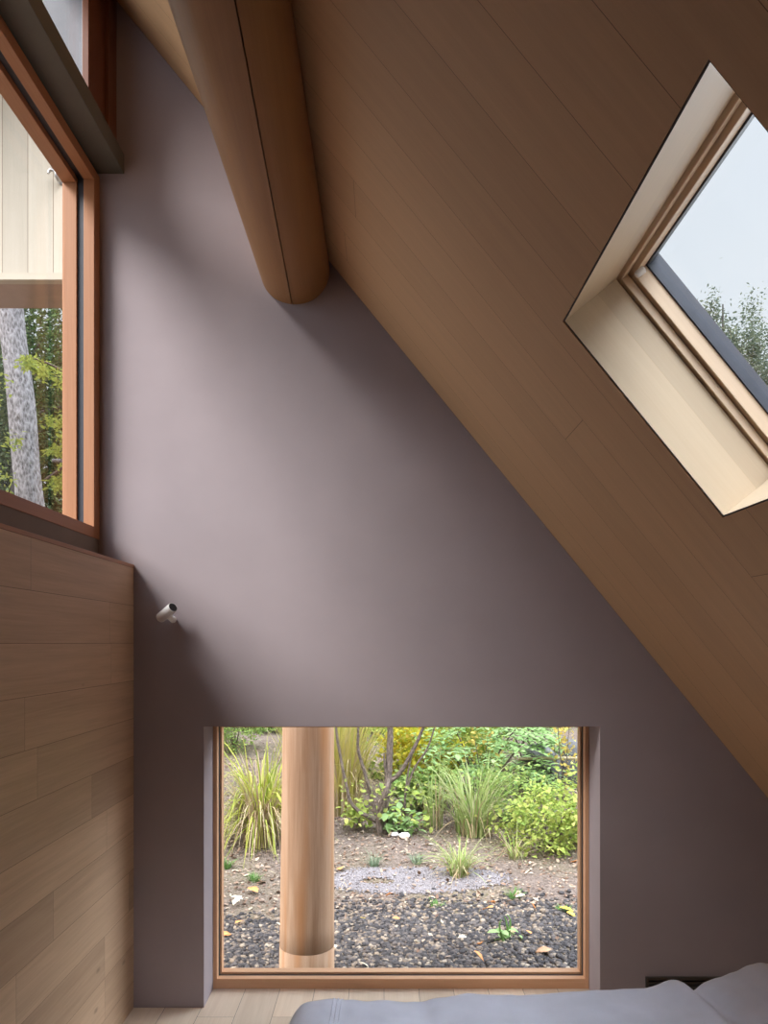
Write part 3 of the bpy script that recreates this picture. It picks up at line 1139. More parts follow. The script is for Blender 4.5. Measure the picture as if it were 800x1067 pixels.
def shrub(name, label, cat, x, y, h, rad, n, size, aspect, mat, seed, clusters=26, tight=0.22, up=0.3, droop=0.1, group=None, stems=5, zc=0.58, stemmat=None, flat=False):
    rg = np.random.default_rng(seed)
    z = gz(x, y)
    t_ = thing(name, label, cat, (x, y, z), group)
    cen = (x, y, z + h * zc)
    P, cc = cloud(rg, n, cen, (rad[0], rad[1], h * (1 - zc) * 0.98), clusters, tight, flat=flat)
    P[:, 2] = np.maximum(P[:, 2], z + 0.02)
    V, Fq = leaf_mesh(P, size, aspect, rg, up, droop)
    npmesh('foliage', V, Fq, mat, t_, smooth=True)
    m = MB()
    for k in range(stems):
        e = Vector(cc[k % len(cc)])
        if e.z < z + 0.1:
            e.z = z + 0.15
        m.tube(bez((x + rg.uniform(-0.05, 0.05), y + rg.uniform(-0.05, 0.05), z - 0.03), e, (rg.uniform(-0.06, 0.06), 0, 0.06)), [0.011 - 0.0014 * i for i in range(7)], 6)
    m.obj('stems', stemmat or M['twig'], t_)
    return t_


def blades(rg, n, x, y, z, h, spread, width, arch=1.0, base=0.06, seg=7, hmin=0.5, lean=None):
    Vs, Fs = [], []
    o = 0
    for k in range(n):
        a = rg.uniform(0, 6.283)
        rr = base * math.sqrt(rg.uniform(0, 1))
        bx, by = x + rr * math.cos(a), y + rr * math.sin(a)
        a += rg.normal(0, 0.5)
        L = h * rg.uniform(hmin, 1.15)
        sp = spread * rg.uniform(0.15, 1.0)
        bend = arch * rg.uniform(0.3, 1.0)
        dx, dy = math.cos(a), math.sin(a)
        if lean is not None:
            dx, dy = dx * 0.8 + lean[0], dy * 0.8 + lean[1]
        w = width * rg.uniform(0.6, 1.2)
        tx, ty = -dy, dx
        # view-independent small twist
        tw = rg.uniform(-0.6, 0.6)
        for i in range(seg + 1):
            t_ = i / seg
            r_ = sp * (t_ ** 1.7)
            zz = L * (t_ - 0.52 * bend * t_ ** 2.6 * (1 + 0.4 * bend))
            ww = w * (1 - t_ ** 2.2) * 0.5 + 0.0006
            px, py, pz = bx + dx * r_, by + dy * r_, max(z + zz, z + 0.005)
            ex, ey, ez = tx * math.cos(tw), ty * math.cos(tw), math.sin(tw) * 0.5
            Vs += [(px - ex * ww, py - ey * ww, pz - ez * ww), (px + ex * ww, py + ey * ww, pz + ez * ww)]
            if i < seg:
                b = o + 2 * i
                Fs.append((b, b + 1, b + 3, b + 2))
        o += 2 * (seg + 1)
    return np.array(Vs), np.array(Fs)


def grass(name, label, x, y, h, spread, n, width, mat, seed, dead=0, dead_h=0.6, arch=1.0, base=0.07, group=None, cat='grass plant', lean=None, hmin=0.5):
    rg = np.random.default_rng(seed)
    z = gz(x, y) - 0.01
    t_ = thing(name, label, cat, (x, y, z), group)
    V, Fq = blades(rg, n, x, y, z, h, spread, width, arch, base, lean=lean, hmin=hmin)
    npmesh('green_blades', V, Fq, mat, t_, smooth=True)
    if dead:
        V, Fq = blades(rg, dead, x, y, z, h * dead_h, spread * 0.75, width, 1.35, base * 1.2, hmin=0.35)
        o = npmesh('dead_blades', V, Fq, M['straw'], t_, smooth=True)
        o['label'] = 'dry straw-coloured blades'
    return t_


# 1 grass left of the post
gp = at(268, 880, 7.0)
grass('ornamental_grass', 'tall arching yellow-green grass clump left of the log post', gp.x + 0.03, 7.0, 1.5, 0.74, 320, 0.016, M['yblade'], 21, dead=380, dead_h=0.72, arch=1.6, base=0.12, hmin=0.45)
# 2 tall straw and yellow grass right behind the post
gp = at(358, 850, 8.2)
grass('ornamental_grass', 'tall dry yellow grass clump just right of the log post', gp.x - 0.02, 8.2, 1.75, 0.75, 260, 0.017, M['strawy'], 22, dead=190, dead_h=0.8, arch=0.55, base=0.2)
gp = at(318, 850, 8.8)
grass('ornamental_grass', 'tall straw grass clump hidden mostly behind the log post', gp.x, 8.8, 1.6, 0.5, 120, 0.017, M['strawy'], 23, dead=140, dead_h=0.8, arch=0.6, base=0.18)
# 3 grass clump centre right
gp = at(490, 866, 7.4)
grass('ornamental_grass', 'large green arching grass clump in the middle of the garden bed', gp.x + 0.03, 7.4, 0.95, 0.62, 190, 0.015, M['gblade'], 24, dead=40, dead_h=0.8, arch=0.85, base=0.17)
gp = at(452, 862, 7.6)
grass('ornamental_grass', 'thin upright pale grass clump left of the large arching clump', gp.x, 7.6, 0.85, 0.3, 34, 0.014, M['gblade'], 25, dead=14, dead_h=1.1, arch=0.45, base=0.09)
gp = at(478, 912, 6.25)
grass('grass_tuft', 'short arching grass tuft at the right end of the grit patch', gp.x, 6.25, 0.42, 0.36, 120, 0.009, M['gblade'], 26, dead=40, dead_h=0.8, arch=1.1, base=0.07)
gp = at(535, 892, 6.7)
grass('grass_tuft', 'sparse pale arching grass tuft in front of the lime shrub', gp.x, 6.7, 0.4, 0.4, 26, 0.009, M['gblade'], 27, dead=16, dead_h=0.9, arch=1.2, base=0.05)
for (x, y, d, lab, mt, h) in ((390, 902, 6.5, 'small grey-green tuft in the mulch below the bare stemmed tree', 'paletuft', 0.17),
                              (265, 918, 6.15, 'small bright green tuft left of the log post', 'tuft', 0.1),
                              (434, 897, 6.6, 'small grey-green tuft at the back edge of the grit patch', 'paletuft', 0.15),
                              (536, 938, 5.75, 'small green tuft among pale leaves at the gravel edge', 'tuft', 0.11),
                              (455, 946, 5.65, 'tiny green tuft at the front edge of the grit patch', 'tuft', 0.07),
                              (588, 962, 5.5, 'tiny yellowish tuft near the right window frame', 'tuft', 0.07),
                              (236, 905, 6.4, 'low green tuft at the left window frame', 'tuft', 0.12)):
    p = at(x, y, d)
    grass('grass_tuft', lab, p.x, d, h, h * 0.8, 60, 0.006, M[mt], int(x), arch=0.8, base=0.04)

# shrubs
p = at(243, 800, 10.5)
shrub('evergreen_shrub', 'dark evergreen shrub in the top left corner of the picture window', 'shrub', p.x, 10.5, 1.1, (0.55, 0.5), 3600, 0.05, 0.5, M['mid'], 31, clusters=46, tight=0.18, up=0.6, zc=0.52, stems=9)
p = at(258, 790, 12.2)
shrub('evergreen_shrub', 'low dark evergreen behind the yellow-green grass clump', 'shrub', p.x, 12.2, 1.2, (0.9, 0.5), 3500, 0.06, 0.5, M['mid'], 32, clusters=40, tight=0.2, up=0.5, zc=0.4)
p = at(565, 890, 6.95)
shrub('lime_shrub', 'dense low lime-green shrub at the right side of the picture window', 'shrub', p.x, 6.95, 0.56, (0.46, 0.36), 1700, 0.05, 0.6, M['lime'], 33, clusters=40, tight=0.18, up=0.55, zc=0.45)
p = at(600, 880, 7.1)
shrub('lime_shrub', 'lime-green shrub cut by the right window frame', 'shrub', p.x + 0.1, 7.2, 0.75, (0.34, 0.32), 1100, 0.055, 0.55, M['lime'], 34, clusters=26, tight=0.2, up=0.5, zc=0.5)
p = at(535, 860, 7.6)
shrub('leafy_shrub', 'mid-green bushy shrub behind the dense lime shrub', 'shrub', p.x, 7.8, 0.58, (0.5, 0.36), 1700, 0.05, 0.55, M['mid'], 35, clusters=34, tight=0.2, up=0.4, zc=0.5)
p = at(443, 810, 9.0)
shrub('yellow_shrub', 'bright yellow-leaved shrub behind the bare stemmed tree', 'shrub', p.x, 9.0, 0.85, (0.5, 0.36), 1700, 0.055, 0.7, M['yellow'], 36, clusters=30, tight=0.22, up=0.4, zc=0.52)
p = at(395, 790, 9.8)
shrub('lime_shrub', 'tall lime-green shrub behind the bare stems', 'shrub', p.x, 9.8, 1.1, (0.75, 0.4), 2600, 0.06, 0.6, M['lime'], 37, clusters=36, tight=0.22, up=0.4, zc=0.45)
p = at(440, 850, 8.2)
shrub('broadleaf_plant', 'low grey-green broad-leaved plant at the foot of the yellow shrub', 'plant', p.x, 8.2, 0.5, (0.4, 0.26), 420, 0.1, 0.75, M['mid'], 38, clusters=22, tight=0.2, up=0.7, zc=0.5)
p = at(375, 852, 7.5)
shrub('broadleaf_plant', 'low bright green plant right of the log post', 'plant', p.x, 7.5, 0.26, (0.16, 0.14), 150, 0.07, 0.7, M['lime'], 39, clusters=12, tight=0.25, up=0.7, zc=0.55, stems=3)
p = at(418, 868, 7.4)
shrub('broadleaf_plant', 'low pale green plant at the foot of the bare stemmed tree', 'plant', p.x, 7.4, 0.28, (0.18, 0.14), 130, 0.085, 0.75, M['compound'], 40, clusters=12, tight=0.25, up=0.8, zc=0.5, stems=3)
p = at(588, 800, 8.6)
shrub('orange_seedling', 'slender seedling with orange-yellow leaves at the right window edge', 'plant', p.x, 8.6, 1.05, (0.13, 0.13), 140, 0.05, 0.6, M['orange'], 41, clusters=14, tight=0.25, up=0.4, zc=0.62, stems=4)
p = at(508, 812, 8.3)
shrub('orange_seedling', 'small orange-leaved seedling behind the large arching grass', 'plant', p.x, 8.6, 0.85, (0.2, 0.16), 110, 0.05, 0.6, M['orange'], 42, clusters=12, tight=0.25, up=0.4, zc=0.7, stems=4)
p = at(527, 985, 4.95)
shrub('broadleaf_weed', 'little pale green weed growing alone in the lava gravel', 'weed', p.x, 5.0, 0.10, (0.085, 0.07), 16, 0.075, 0.75, M['compound'], 43, clusters=6, tight=0.3, up=0.9, zc=0.5, stems=3, stemmat=M['tuft'])
# back row filling the top of the window
for k, (x, d, lab, mt, sz, h, sd) in enumerate((
        (250, 13.6, 'mid-green bush at the back behind the dark evergreens', 'mid', 0.08, 1.5, 50),
        (330, 13.0, 'lime bush at the back behind the log post', 'lime', 0.08, 1.5, 51),
        (400, 13.4, 'lime-green bush at the back behind the bare stems', 'lime', 0.08, 1.5, 52),
        (462, 12.2, 'yellow-green bush at the back left of the compound-leaved shrub', 'lime', 0.075, 1.3, 53),
        (520, 13.6, 'lime-green bush at the back behind the compound-leaved shrub', 'lime', 0.08, 1.5, 54),
        (585, 14.4, 'dark bush at the back right corner of the picture window', 'forest', 0.08, 1.2, 55),
        (480, 10.6, 'bushy mid-green shrub behind the large arching grass', 'lime', 0.065, 0.85, 56))):
    p = at(x, 800, d)
    shrub('background_bush', lab, 'bush', p.x, d, h, (1.0 if d > 11 else 0.6, 0.5), 3400, sz, 0.6, M[mt], sd, clusters=46, tight=0.22, up=0.4, zc=0.28)


for x, d, lab, mt, sd in ((4.6, 12.0, 'mid-green bush at the back, far right beyond the boulders', 'mid', 57), (6.6, 13.0, 'lime bush at the back, far right beyond the boulders', 'lime', 58),
                          (3.2, 7.6, 'low lime bush right of the picture window view', 'lime', 59), (-4.0, 11.5, 'mid-green bush left of the dark evergreens', 'mid', 63)):
    shrub('background_bush', lab, 'bush', x, d, 1.3, (0.95, 0.6), 2600, 0.08, 0.6, M[mt], sd, clusters=40, tight=0.22, up=0.4, zc=0.3)


# shrub with large compound leaves
def compound(name, label, x, y, h, nfr, L, spread, seed):
    rg = np.random.default_rng(seed)
    z = gz(x, y)
    t_ = thing(name, label, 'shrub', (x, y, z))
    Ps, Ds, m = [], [], MB()
    for k in range(nfr):
        a = rg.uniform(0, 6.283)
        rr = spread * math.sqrt(rg.uniform(0.0, 1))
        s0 = Vector((x + rr * math.cos(a), y + 0.55 * rr * math.sin(a), z + h * (0.3 + 0.7 * rg.uniform(0, 1)) * (1 - 0.25 * (rr / spread) ** 2)))
        a2 = a + rg.normal(0, 0.6)
        d = Vector((math.cos(a2), math.sin(a2) * 0.8 - 0.4, -0.25)).normalized()
        side = d.cross(Vector((0, 0, 1))).normalized()
        LL = L * rg.uniform(0.7, 1.2)
        for i in range(8):
            q = (i + 1) / 8
            c_p = s0 + d * LL * q + Vector((0, 0, -0.12 * LL * q * q))
            for sgn in (-1, 1):
                Ps.append(c_p)
                Ds.append(d * 0.55 + side * sgn)
        Ps.append(s0 + d * LL)
        Ds.append(d)
        if k < 40:
            m.tube([s0, s0 + d * LL * 0.5 + Vector((0, 0, -0.03 * LL)), s0 + d * LL + Vector((0, 0, -0.12 * LL))], [0.005, 0.004, 0.002], 5)
        if k < 9:
            m.tube(bez((x + rg.uniform(-0.1, 0.1), y, z - 0.02), s0, (0, 0, 0.15)), [0.013, 0.012, 0.011, 0.01, 0.009, 0.008, 0.006], 6)
    P = np.array([list(p) for p in Ps])
    V, Fq = leaf_mesh(P, L * 0.3, 0.42, rg, up=0.92, dirs=np.array([list(d) for d in Ds]) * 1.6)
    npmesh('leaflets', V, Fq, M['compound'], t_, smooth=True)
    m.obj('stems', M['twig'], t_)


p = at(500, 790, 9.3)
compound('compound_leaved_shrub', 'shrub with layered fresh green compound leaves at the top of the picture window', p.x, 8.9, 0.95, 90, 0.36, 0.6, 60)
p = at(545, 790, 10.0)
compound('compound_leaved_shrub', 'smaller compound-leaved shrub by the dark rocks', p.x, 9.9, 1.0, 64, 0.36, 0.36, 61)


# bare multi-stemmed small tree
bt = thing('small_tree', 'small tree with several thin dark bare stems in the garden bed', 'tree', (0.0, 7.4, gz(0, 7.4)))
z0 = gz(0, 7.4) - 0.05


def stem(name, pts, r0, r1, parent, seg=10):
    m = MB()
    n = len(pts)
    # smooth through the given points
    out = []
    for i in range(n - 1):
        pm, pa_, pb_, pn = pts[max(i - 1, 0)], pts[i], pts[i + 1], pts[min(i + 2, n - 1)]
        for q in range(4):
            t_ = q / 4
            out.append(0.5 * ((2 * pa_) + (pb_ - pm) * t_ + (2 * pm - 5 * pa_ + 4 * pb_ - pn) * t_ ** 2 + (3 * pa_ - pm - 3 * pb_ + pn) * t_ ** 3))
    out.append(pts[-1])
    m.tube(out, [r0 + (r1 - r0) * i / (len(out) - 1) for i in range(len(out))], seg)
    return m.obj(name, M['twig'], parent)


stem('trunk', [Vector((0.0, 7.4, z0)), at(400, 845, 7.4), at(404, 815, 7.42), at(406, 780, 7.45), at(406, 745, 7.5), at(400, 600, 7.7), at(395, 420, 7.9)], 0.045, 0.02, bt)
stem('trunk', [Vector((-0.03, 7.36, z0)), at(395, 850, 7.35), at(402, 825, 7.3), at(405, 812, 7.35)], 0.036, 0.026, bt)
stem('branch', [at(405, 815, 7.42), at(416, 806, 7.4), at(427, 788, 7.4), at(438, 765, 7.4), at(446, 740, 7.4), at(470, 640, 7.5)], 0.024, 0.01, bt)
stem('branch', [at(404, 817, 7.42), at(401, 800, 7.4), at(400, 785, 7.4)], 0.017, 0.007, bt)
stem('branch', [at(425, 818, 7.4), at(432, 800, 7.4), at(445, 780, 7.4), at(453, 757, 7.4)], 0.013, 0.007, bt)
stem('branch', [at(421, 862, 7.45), at(422, 830, 7.4), at(426, 800, 7.4), at(432, 775, 7.4)], 0.012, 0.007, bt)
stem('branch', [at(392, 850, 7.4), at(386, 828, 7.4), at(379, 802, 7.4), at(373, 780, 7.4), at(373, 750, 7.4), at(370, 650, 7.5)], 0.02, 0.01, bt)
stem('branch', [at(392, 856, 7.4), at(368, 840, 7.3), at(360, 815, 7.3), at(354, 785, 7.3), at(350, 757, 7.3), at(344, 650, 7.3)], 0.02, 0.01, bt)
rg = np.random.default_rng(70)
P = []
for k in range(190):
    x = rg.uniform(355, 450)
    y = rg.uniform(815, 862)
    P.append(list(at(x, y, 7.4 + rg.uniform(-0.25, 0.25))))
V, Fq = leaf_mesh(np.array(P), 0.06, 0.65, rg, up=0.6)
npmesh('foliage', V, Fq, M['lime'], bt, smooth=True)
P = []
for k in range(900):
    a, r_ = rg.uniform(0, 6.28), math.sqrt(rg.uniform(0, 1))
    P.append([0.1 + 1.1 * r_ * math.cos(a), 7.6 + 1.0 * r_ * math.sin(a), rg.uniform(2.2, 4.2)])
V, Fq = leaf_mesh(np.array(P), 0.08, 0.65, rg, up=0.6)
npmesh('foliage', V, Fq, M['lime'], bt, smooth=True)


# rocks and the fallen pole at the back right
def rock(label, x, y, rx, ry, rz, seed):
    rg_ = random.Random(seed)
    m = MB()
    NA_, NB_ = 14, 9
    vs, fs = [], []
    z = gz(x, y)
    for j in range(NB_ + 1):
        b = math.pi * j / NB_ - math.pi / 2
        for i in range(NA_):
            a = 2 * math.pi * i / NA_
            dv_ = Vector((math.cos(a) * math.cos(b), math.sin(a) * math.cos(b), math.sin(b)))
            k = 1 + 0.3 * noise.noise(dv_ * 1.6 + Vector((seed, 0, 0))) + 0.12 * noise.noise(dv_ * 5 + Vector((seed, 3, 0)))
            sq = [math.copysign(abs(c) ** 0.65, c) for c in dv_]
            vs.append((x + sq[0] * rx * k, y + sq[1] * ry * k, z + rz * 0.6 + sq[2] * rz * k))
    for j in range(NB_):
        for i in range(NA_):
            i2 = (i + 1) % NA_
            fs.append([j * NA_ + i, j * NA_ + i2, (j + 1) * NA_ + i2, (j + 1) * NA_ + i])
    m.add(vs, fs, [[(0, 0)] * 4] * len(fs), True)
    tag(m.obj('boulder', M['rock']), label, 'rock')


p = at(562, 803, 9.2)
rock('dark grey boulder left of the orange seedling', p.x, 9.2, 0.24, 0.2, 0.3, 4)
p = at(598, 800, 9.6)
rock('dark grey boulder at the right window frame behind the orange seedling', p.x, 9.4, 0.26, 0.2, 0.34, 9)
m = MB()
m.tube([at(540, 791, 8.85), at(570, 790, 8.85), at(612, 790, 8.85), at(650, 789, 8.85)], [0.016, 0.018, 0.02, 0.022], 8)
fp = m.obj('fallen_pole', M['straw'])
tag(fp, 'thin pale pole lying level across the dark boulders', 'pole')
for (x, y, d) in ((543, 800, 9.2),):
    pass
# white stones at the tree foot
p = at(415, 848, 7.5)


def pebble(label, p, s, seed):
    rg_ = np.random.default_rng(seed)
    V = ico_v * (1 + rg_.uniform(-0.15, 0.15, (12, 1))) * s * np.array([1.2, 1, 0.7]) + np.array([p.x, p.y, gz(p.x, p.y) + s * 0.45])
    o = npmesh('white_stone', V, ico_f, M['white'], origin=(p.x, p.y, gz(p.x, p.y)), smooth=False)
    b = o.modifiers.new('soft', 'SUBSURF')
    b.levels = b.render_levels = 2
    tag(o, label, 'stone')


pebble('white stone among the low pale green leaves by the bare stems', at(421, 860, 7.25), 0.06, 2)
pebble('white stone left of its neighbour at the bare stems', at(411, 860, 7.3), 0.045, 3)


# fallen leaves, each its own thing
def fallen(label, group, x, y, d, size, mat, seed, flatness=0.66):
    rg_ = np.random.default_rng(seed)
    p = at(x, y, d)
    # follow the sight line down to the ground
    for _ in range(40):
        zz = gz(p.x, d)
        dn = (EYE - zz - 0.03) * F / (y - HY)
        d = d + 0.5 * (dn - d)
        p = at(x, y, d)
    V, Fq = leaf_mesh(np.array([[p.x, p.y, gz(p.x, d) + 0.035]]), size, 0.62, rg_, up=flatness)
    o = npmesh('fallen_leaf', V, Fq, mat, origin=(p.x, p.y, gz(p.x, d)), smooth=True)
    so = o.modifiers.new('thick', 'SOLIDIFY')
    so.thickness = 0.0012
    tag(o, label, 'leaf', group)


def leafm(name, c):
    return plain(name, c, 0.7, var=0.12, scale=40)


ML = {'pale': leafm('pale_dead_leaf', (0.72, 0.62, 0.46)), 'orange': leafm('orange_dead_leaf', (0.62, 0.25, 0.08)), 'yellow': leafm('yellow_dead_leaf', (0.72, 0.5, 0.06)),
      'brown': leafm('tan_dead_leaf', (0.4, 0.22, 0.12))}
for i, (x, y, c, s, lab) in enumerate((
        (243, 944, 'pale', 0.1, 'cream fallen leaf, the larger of the pair left of the log post'),
        (253, 938, 'pale', 0.085, 'cream fallen leaf, the right one of the pair left of the log post'),
        (239, 953, 'pale', 0.06, 'small cream fallen leaf just below the cream pair'),
        (232, 941, 'pale', 0.07, 'cream fallen leaf against the left window frame'),
        (259, 925, 'orange', 0.11, 'orange-red fallen leaf above the cream pair'),
        (245, 963, 'orange', 0.085, 'orange fallen leaf below the cream pair'),
        (231, 975, 'orange', 0.07, 'orange fallen leaf cut by the left window frame'),
        (288, 912, 'pale', 0.07, 'cream fallen leaf touching the left side of the log post'),
        (272, 919, 'brown', 0.09, 'tan fallen leaf beside the small bright green tuft'),
        (288, 962, 'pale', 0.05, 'small cream fallen leaf beside the lower log post'),
        (354, 907, 'orange', 0.09, 'orange fallen leaf right beside the log post above the gravel'),
        (409, 931, 'orange', 0.085, 'orange fallen leaf at the lower edge of the grit patch'),
        (375, 957, 'yellow', 0.07, 'yellow fallen leaf on the gravel right of the log post'),
        (459, 959, 'pale', 0.08, 'cream-orange fallen leaf in the middle of the gravel'),
        (433, 983, 'pale', 0.06, 'small cream fallen leaf low on the gravel'),
        (417, 958, 'orange', 0.055, 'small orange fallen leaf on the gravel below the grit patch'),
        (514, 939, 'orange', 0.09, 'orange fallen leaf right of the short arching grass tuft'),
        (503, 949, 'orange', 0.1, 'long orange fallen leaf at the gravel edge'),
        (554, 941, 'orange', 0.09, 'orange fallen leaf right of the small green gravel-edge tuft'),
        (582, 946, 'yellow', 0.085, 'yellow fallen leaf, upper of the pair near the right frame'),
        (590, 951, 'yellow', 0.075, 'yellow fallen leaf, lower of the pair near the right frame'),
        (503, 982, 'orange', 0.08, 'orange fallen leaf left of the little pale green weed'),
        (504, 1003, 'orange', 0.075, 'orange fallen leaf low on the gravel near the sill'),
        (553, 974, 'orange', 0.06, 'small orange fallen leaf right of the little pale green weed'),
        (534, 966, 'brown', 0.09, 'tan fallen leaf above the little pale green weed'),
        (575, 990, 'brown', 0.09, 'tan fallen leaf on the gravel at the right'),
        (578, 1014, 'pale', 0.07, 'cream-pink fallen leaf resting behind the window sill'),
        (590, 1012, 'pale', 0.075, 'cream fallen leaf behind the sill at the right corner'),
        (486, 977, 'pale', 0.06, 'small cream fallen leaf left of the orange one on the gravel'),
        (547, 933, 'pale', 0.09, 'broad cream leaf beside the small green gravel-edge tuft'),
        (447, 935, 'pale', 0.06, 'small cream fallen leaf at the front of the grit patch'),
        (373, 1003, 'pale', 0.07, 'cream fallen leaf on the gravel near the post foot'),
        (349, 985, 'pale', 0.06, 'cream fallen leaf touching the right side of the log post'),
        (485, 907, 'orange', 0.07, 'orange fallen leaf in the grit behind the short arching tuft'),
        (600, 897, 'orange', 0.09, 'orange fallen leaf under the lime shrub at the right frame'),
        (465, 905, 'orange', 0.06, 'orange fallen leaf at the right rim of the grit patch'))):
    fallen(lab, 'fallen leaves on the garden ground', x, y, 6.0, s * 1.0, ML[c], 100 + i)
# fine litter
rg = np.random.default_rng(77)
P = []
while len(P) < 7000:
    x, y = rg.uniform(-3.4, 3.6), rg.uniform(4.4, 11.5)
    e = gravel_edge(x)
    if y < e and rg.uniform(0, 1) > 0.10:
        continue
    P.append([x, y, gz(x, y) + 0.012 + (0.015 if y < e else 0)])
V, Fq = leaf_mesh(np.array(P), 0.045, 0.55, rg, up=0.72)
o = npmesh('leaf_litter', V, Fq, M['litter'], origin=(0, 7, -0.4))
tag(o, 'brown litter of small dead leaves over the garden bed', 'leaf litter', kind='stuff')


# ------------------------------------------------------------------ trees
def tree(name, label, x, y, top, crown, n, size, mat, seed, trunk_r=0.09, clusters=50, tight=0.14, lean=(0, 0), group=None, bark=None, zc=None, flat=False, droop=0.15, crown_z=None, branches=12):
    rg = np.random.default_rng(seed)
    z = gz(x, y)
    t_ = thing(name, label, 'tree', (x, y, z), group)
    cz0, cz1 = crown_z or (z + (top - z) * 0.3, top)
    cen = (x + lean[0], y + lean[1], (cz0 + cz1) / 2)
    P, cc = cloud(rg, n, cen, (crown, crown, (cz1 - cz0) / 2), clusters, tight, 0.25, flat=flat)
    V, Fq = leaf_mesh(P, size, 0.5, rg, 0.5, droop, lo=True)
    npmesh('foliage', V, Fq, mat, t_, smooth=True)
    m = MB()
    pts = [Vector((x, y, z - 0.1)), Vector((x + lean[0] * 0.3, y + lean[1] * 0.3, z + (top - z) * 0.35)), Vector((x + lean[0] * 0.7, y + lean[1] * 0.7, z + (top - z) * 0.7)), Vector((x + lean[0], y + lean[1], top - 0.25))]
    m.tube(pts, [trunk_r, trunk_r * 0.8, trunk_r * 0.5, trunk_r * 0.15], 12)
    m.obj('trunk', bark or M['forestbark'], t_)
    for k in range(branches):
        m = MB()
        e = Vector(cc[k % len(cc)])
        f = max(0.12, min(0.92, (e.z - z) / (top - z) - 0.08))
        seg_i = 0 if f < 0.35 else (1 if f < 0.7 else 2)
        lo_, hi_ = ((0, 0.35), (0.35, 0.7), (0.7, 1))[seg_i]
        b0 = pts[seg_i].lerp(pts[seg_i + 1], (f - lo_) / (hi_ - lo_))
        m.tube(bez(b0, e, (0, 0, 0.1)), [trunk_r * 0.28 * (1 - 0.12 * i) for i in range(7)], 6)
        m.obj('branch', bark or M['forestbark'], t_)
    return t_


# leaning grey trunk behind the left window
ta, tb = at(17, 322, 8.0), at(33, 528, 8.0)
dirv = (tb - ta) / (ta.z - tb.z)
foot = tb + dirv * (tb.z + 0.45)
topp = ta - dirv * 4.5
lt = thing('leaning_tree', 'leaning grey-barked tree trunk close behind the left window', 'tree', (foot.x, 8.0, gz(foot.x, 8.0)))
m = MB()
pts, rs_ = [], []
for k in range(41):
    q = k / 40
    p = foot.lerp(topp, q)
    p.x += 0.05 * math.sin(q * 9) + 0.015 * math.sin(q * 31)
    pts.append(p)
    rs_.append((0.155 - 0.05 * q) * (1 + 0.03 * math.sin(q * 47)))
m.tube(pts, rs_, 28)
m.obj('trunk', M['bark'], lt)
for k, (q, dx, dy, dz, r_) in enumerate(((0.62, 0.5, 0.3, 0.35, 0.02), (0.74, -0.9, 0.2, 0.6, 0.03), (0.8, 0.9, 0.6, 0.9, 0.03), (0.9, -0.6, 0.5, 1.0, 0.03), (0.95, 0.5, -0.6, 1.0, 0.03))):
    b0 = foot.lerp(topp, q)
    m = MB()
    m.tube(bez(b0, b0 + Vector((dx, dy, dz)), (0, 0, 0.12)), [r_ * (1 - 0.11 * i) for i in range(7)], 7)
    m.obj('branch', M['bark'], lt)
rg = np.random.default_rng(81)
P, _c = cloud(rg, 1800, (topp.x, 8.0, topp.z + 0.2), (1.5, 1.4, 1.4), 30, 0.16, 0.4)
V, Fq = leaf_mesh(P, 0.09, 0.55, rg, 0.5, 0.1)
npmesh('foliage', V, Fq, M['forest'], lt, smooth=True)


# young maple with yellow-green sprays
mp_ = thing('young_maple', 'young tree with yellow-green leaf sprays beside the leaning grey trunk', 'tree', (at(62, 500, 7.2).x, 7.2, gz(-3, 7.2)))
rg = np.random.default_rng(82)
P = []
for (x, y, sx, sy, n) in ((30, 377, 9, 6, 60), (45, 388, 10, 8, 60), (66, 395, 8, 8, 40), (60, 440, 14, 8, 70), (72, 455, 10, 10, 60), (58, 470, 10, 5, 40),
                          (62, 505, 10, 8, 80), (72, 490, 8, 8, 50), (90, 420, 12, 20, 80), (95, 480, 14, 20, 90), (12, 460, 12, 10, 22), (-15, 400, 20, 24, 60), (-10, 500, 18, 20, 60)):
    for k in range(int(n * 2.6)):
        P.append(list(at(x + rg.normal(0, sx * 0.6), y + rg.normal(0, sy * 0.55), 7.2 + rg.normal(0, 0.25))))
V, Fq = leaf_mesh(np.array(P), 0.055, 0.5, rg, 0.6, 0.1)
npmesh('foliage', V, Fq, M['maple'], mp_, smooth=True)
b0 = Vector((at(95, 500, 7.2).x, 7.2, gz(-2.6, 7.2) - 0.05))
m = MB()
trunk_top = at(92, 380, 7.2)
m.tube([b0, b0.lerp(trunk_top, 0.5) + Vector((0.05, 0, 0)), trunk_top], [0.045, 0.035, 0.015], 10)
m.obj('trunk', M['twig'], mp_)
for (x0, y0, x1, y1) in ((93, 470, 62, 505), (93, 455, 55, 440), (92, 420, 60, 395), (92, 405, 30, 372), (93, 480, 46, 500)):
    m = MB()
    m.tube(bez(at(x0, y0, 7.2), at(x1, y1, 7.2), (0, 0, 0.08)), [0.016 * (1 - 0.1 * i) for i in range(7)], 6)
    m.obj('branch', M['twig'], mp_)

# pale cut pole on a dark strut
cp = thing('cut_pole', 'pale grey cut pole end sticking out beside the leaning grey trunk', 'pole', at(75, 482, 7.0))
m = MB()
m.tube([at(54.5, 480, 6.9), at(90, 480.5, 6.9), at(140, 481, 6.9)], 0.017, 14)
m.obj('pole', M['bark'], cp)
m = MB()
m.tube([at(49, 499, 6.95), at(68, 485.5, 6.92), at(74, 481, 6.9)], 0.013, 10)
m.obj('strut', M['twig'], cp)
m = MB()
p = at(125, 480, 6.9)
m.tube([Vector((p.x, 6.9, gz(p.x, 6.9) - 0.05)), p + Vector((0, 0, 0.02))], [0.04, 0.035], 10)
m.obj('upright', M['twig'], cp)

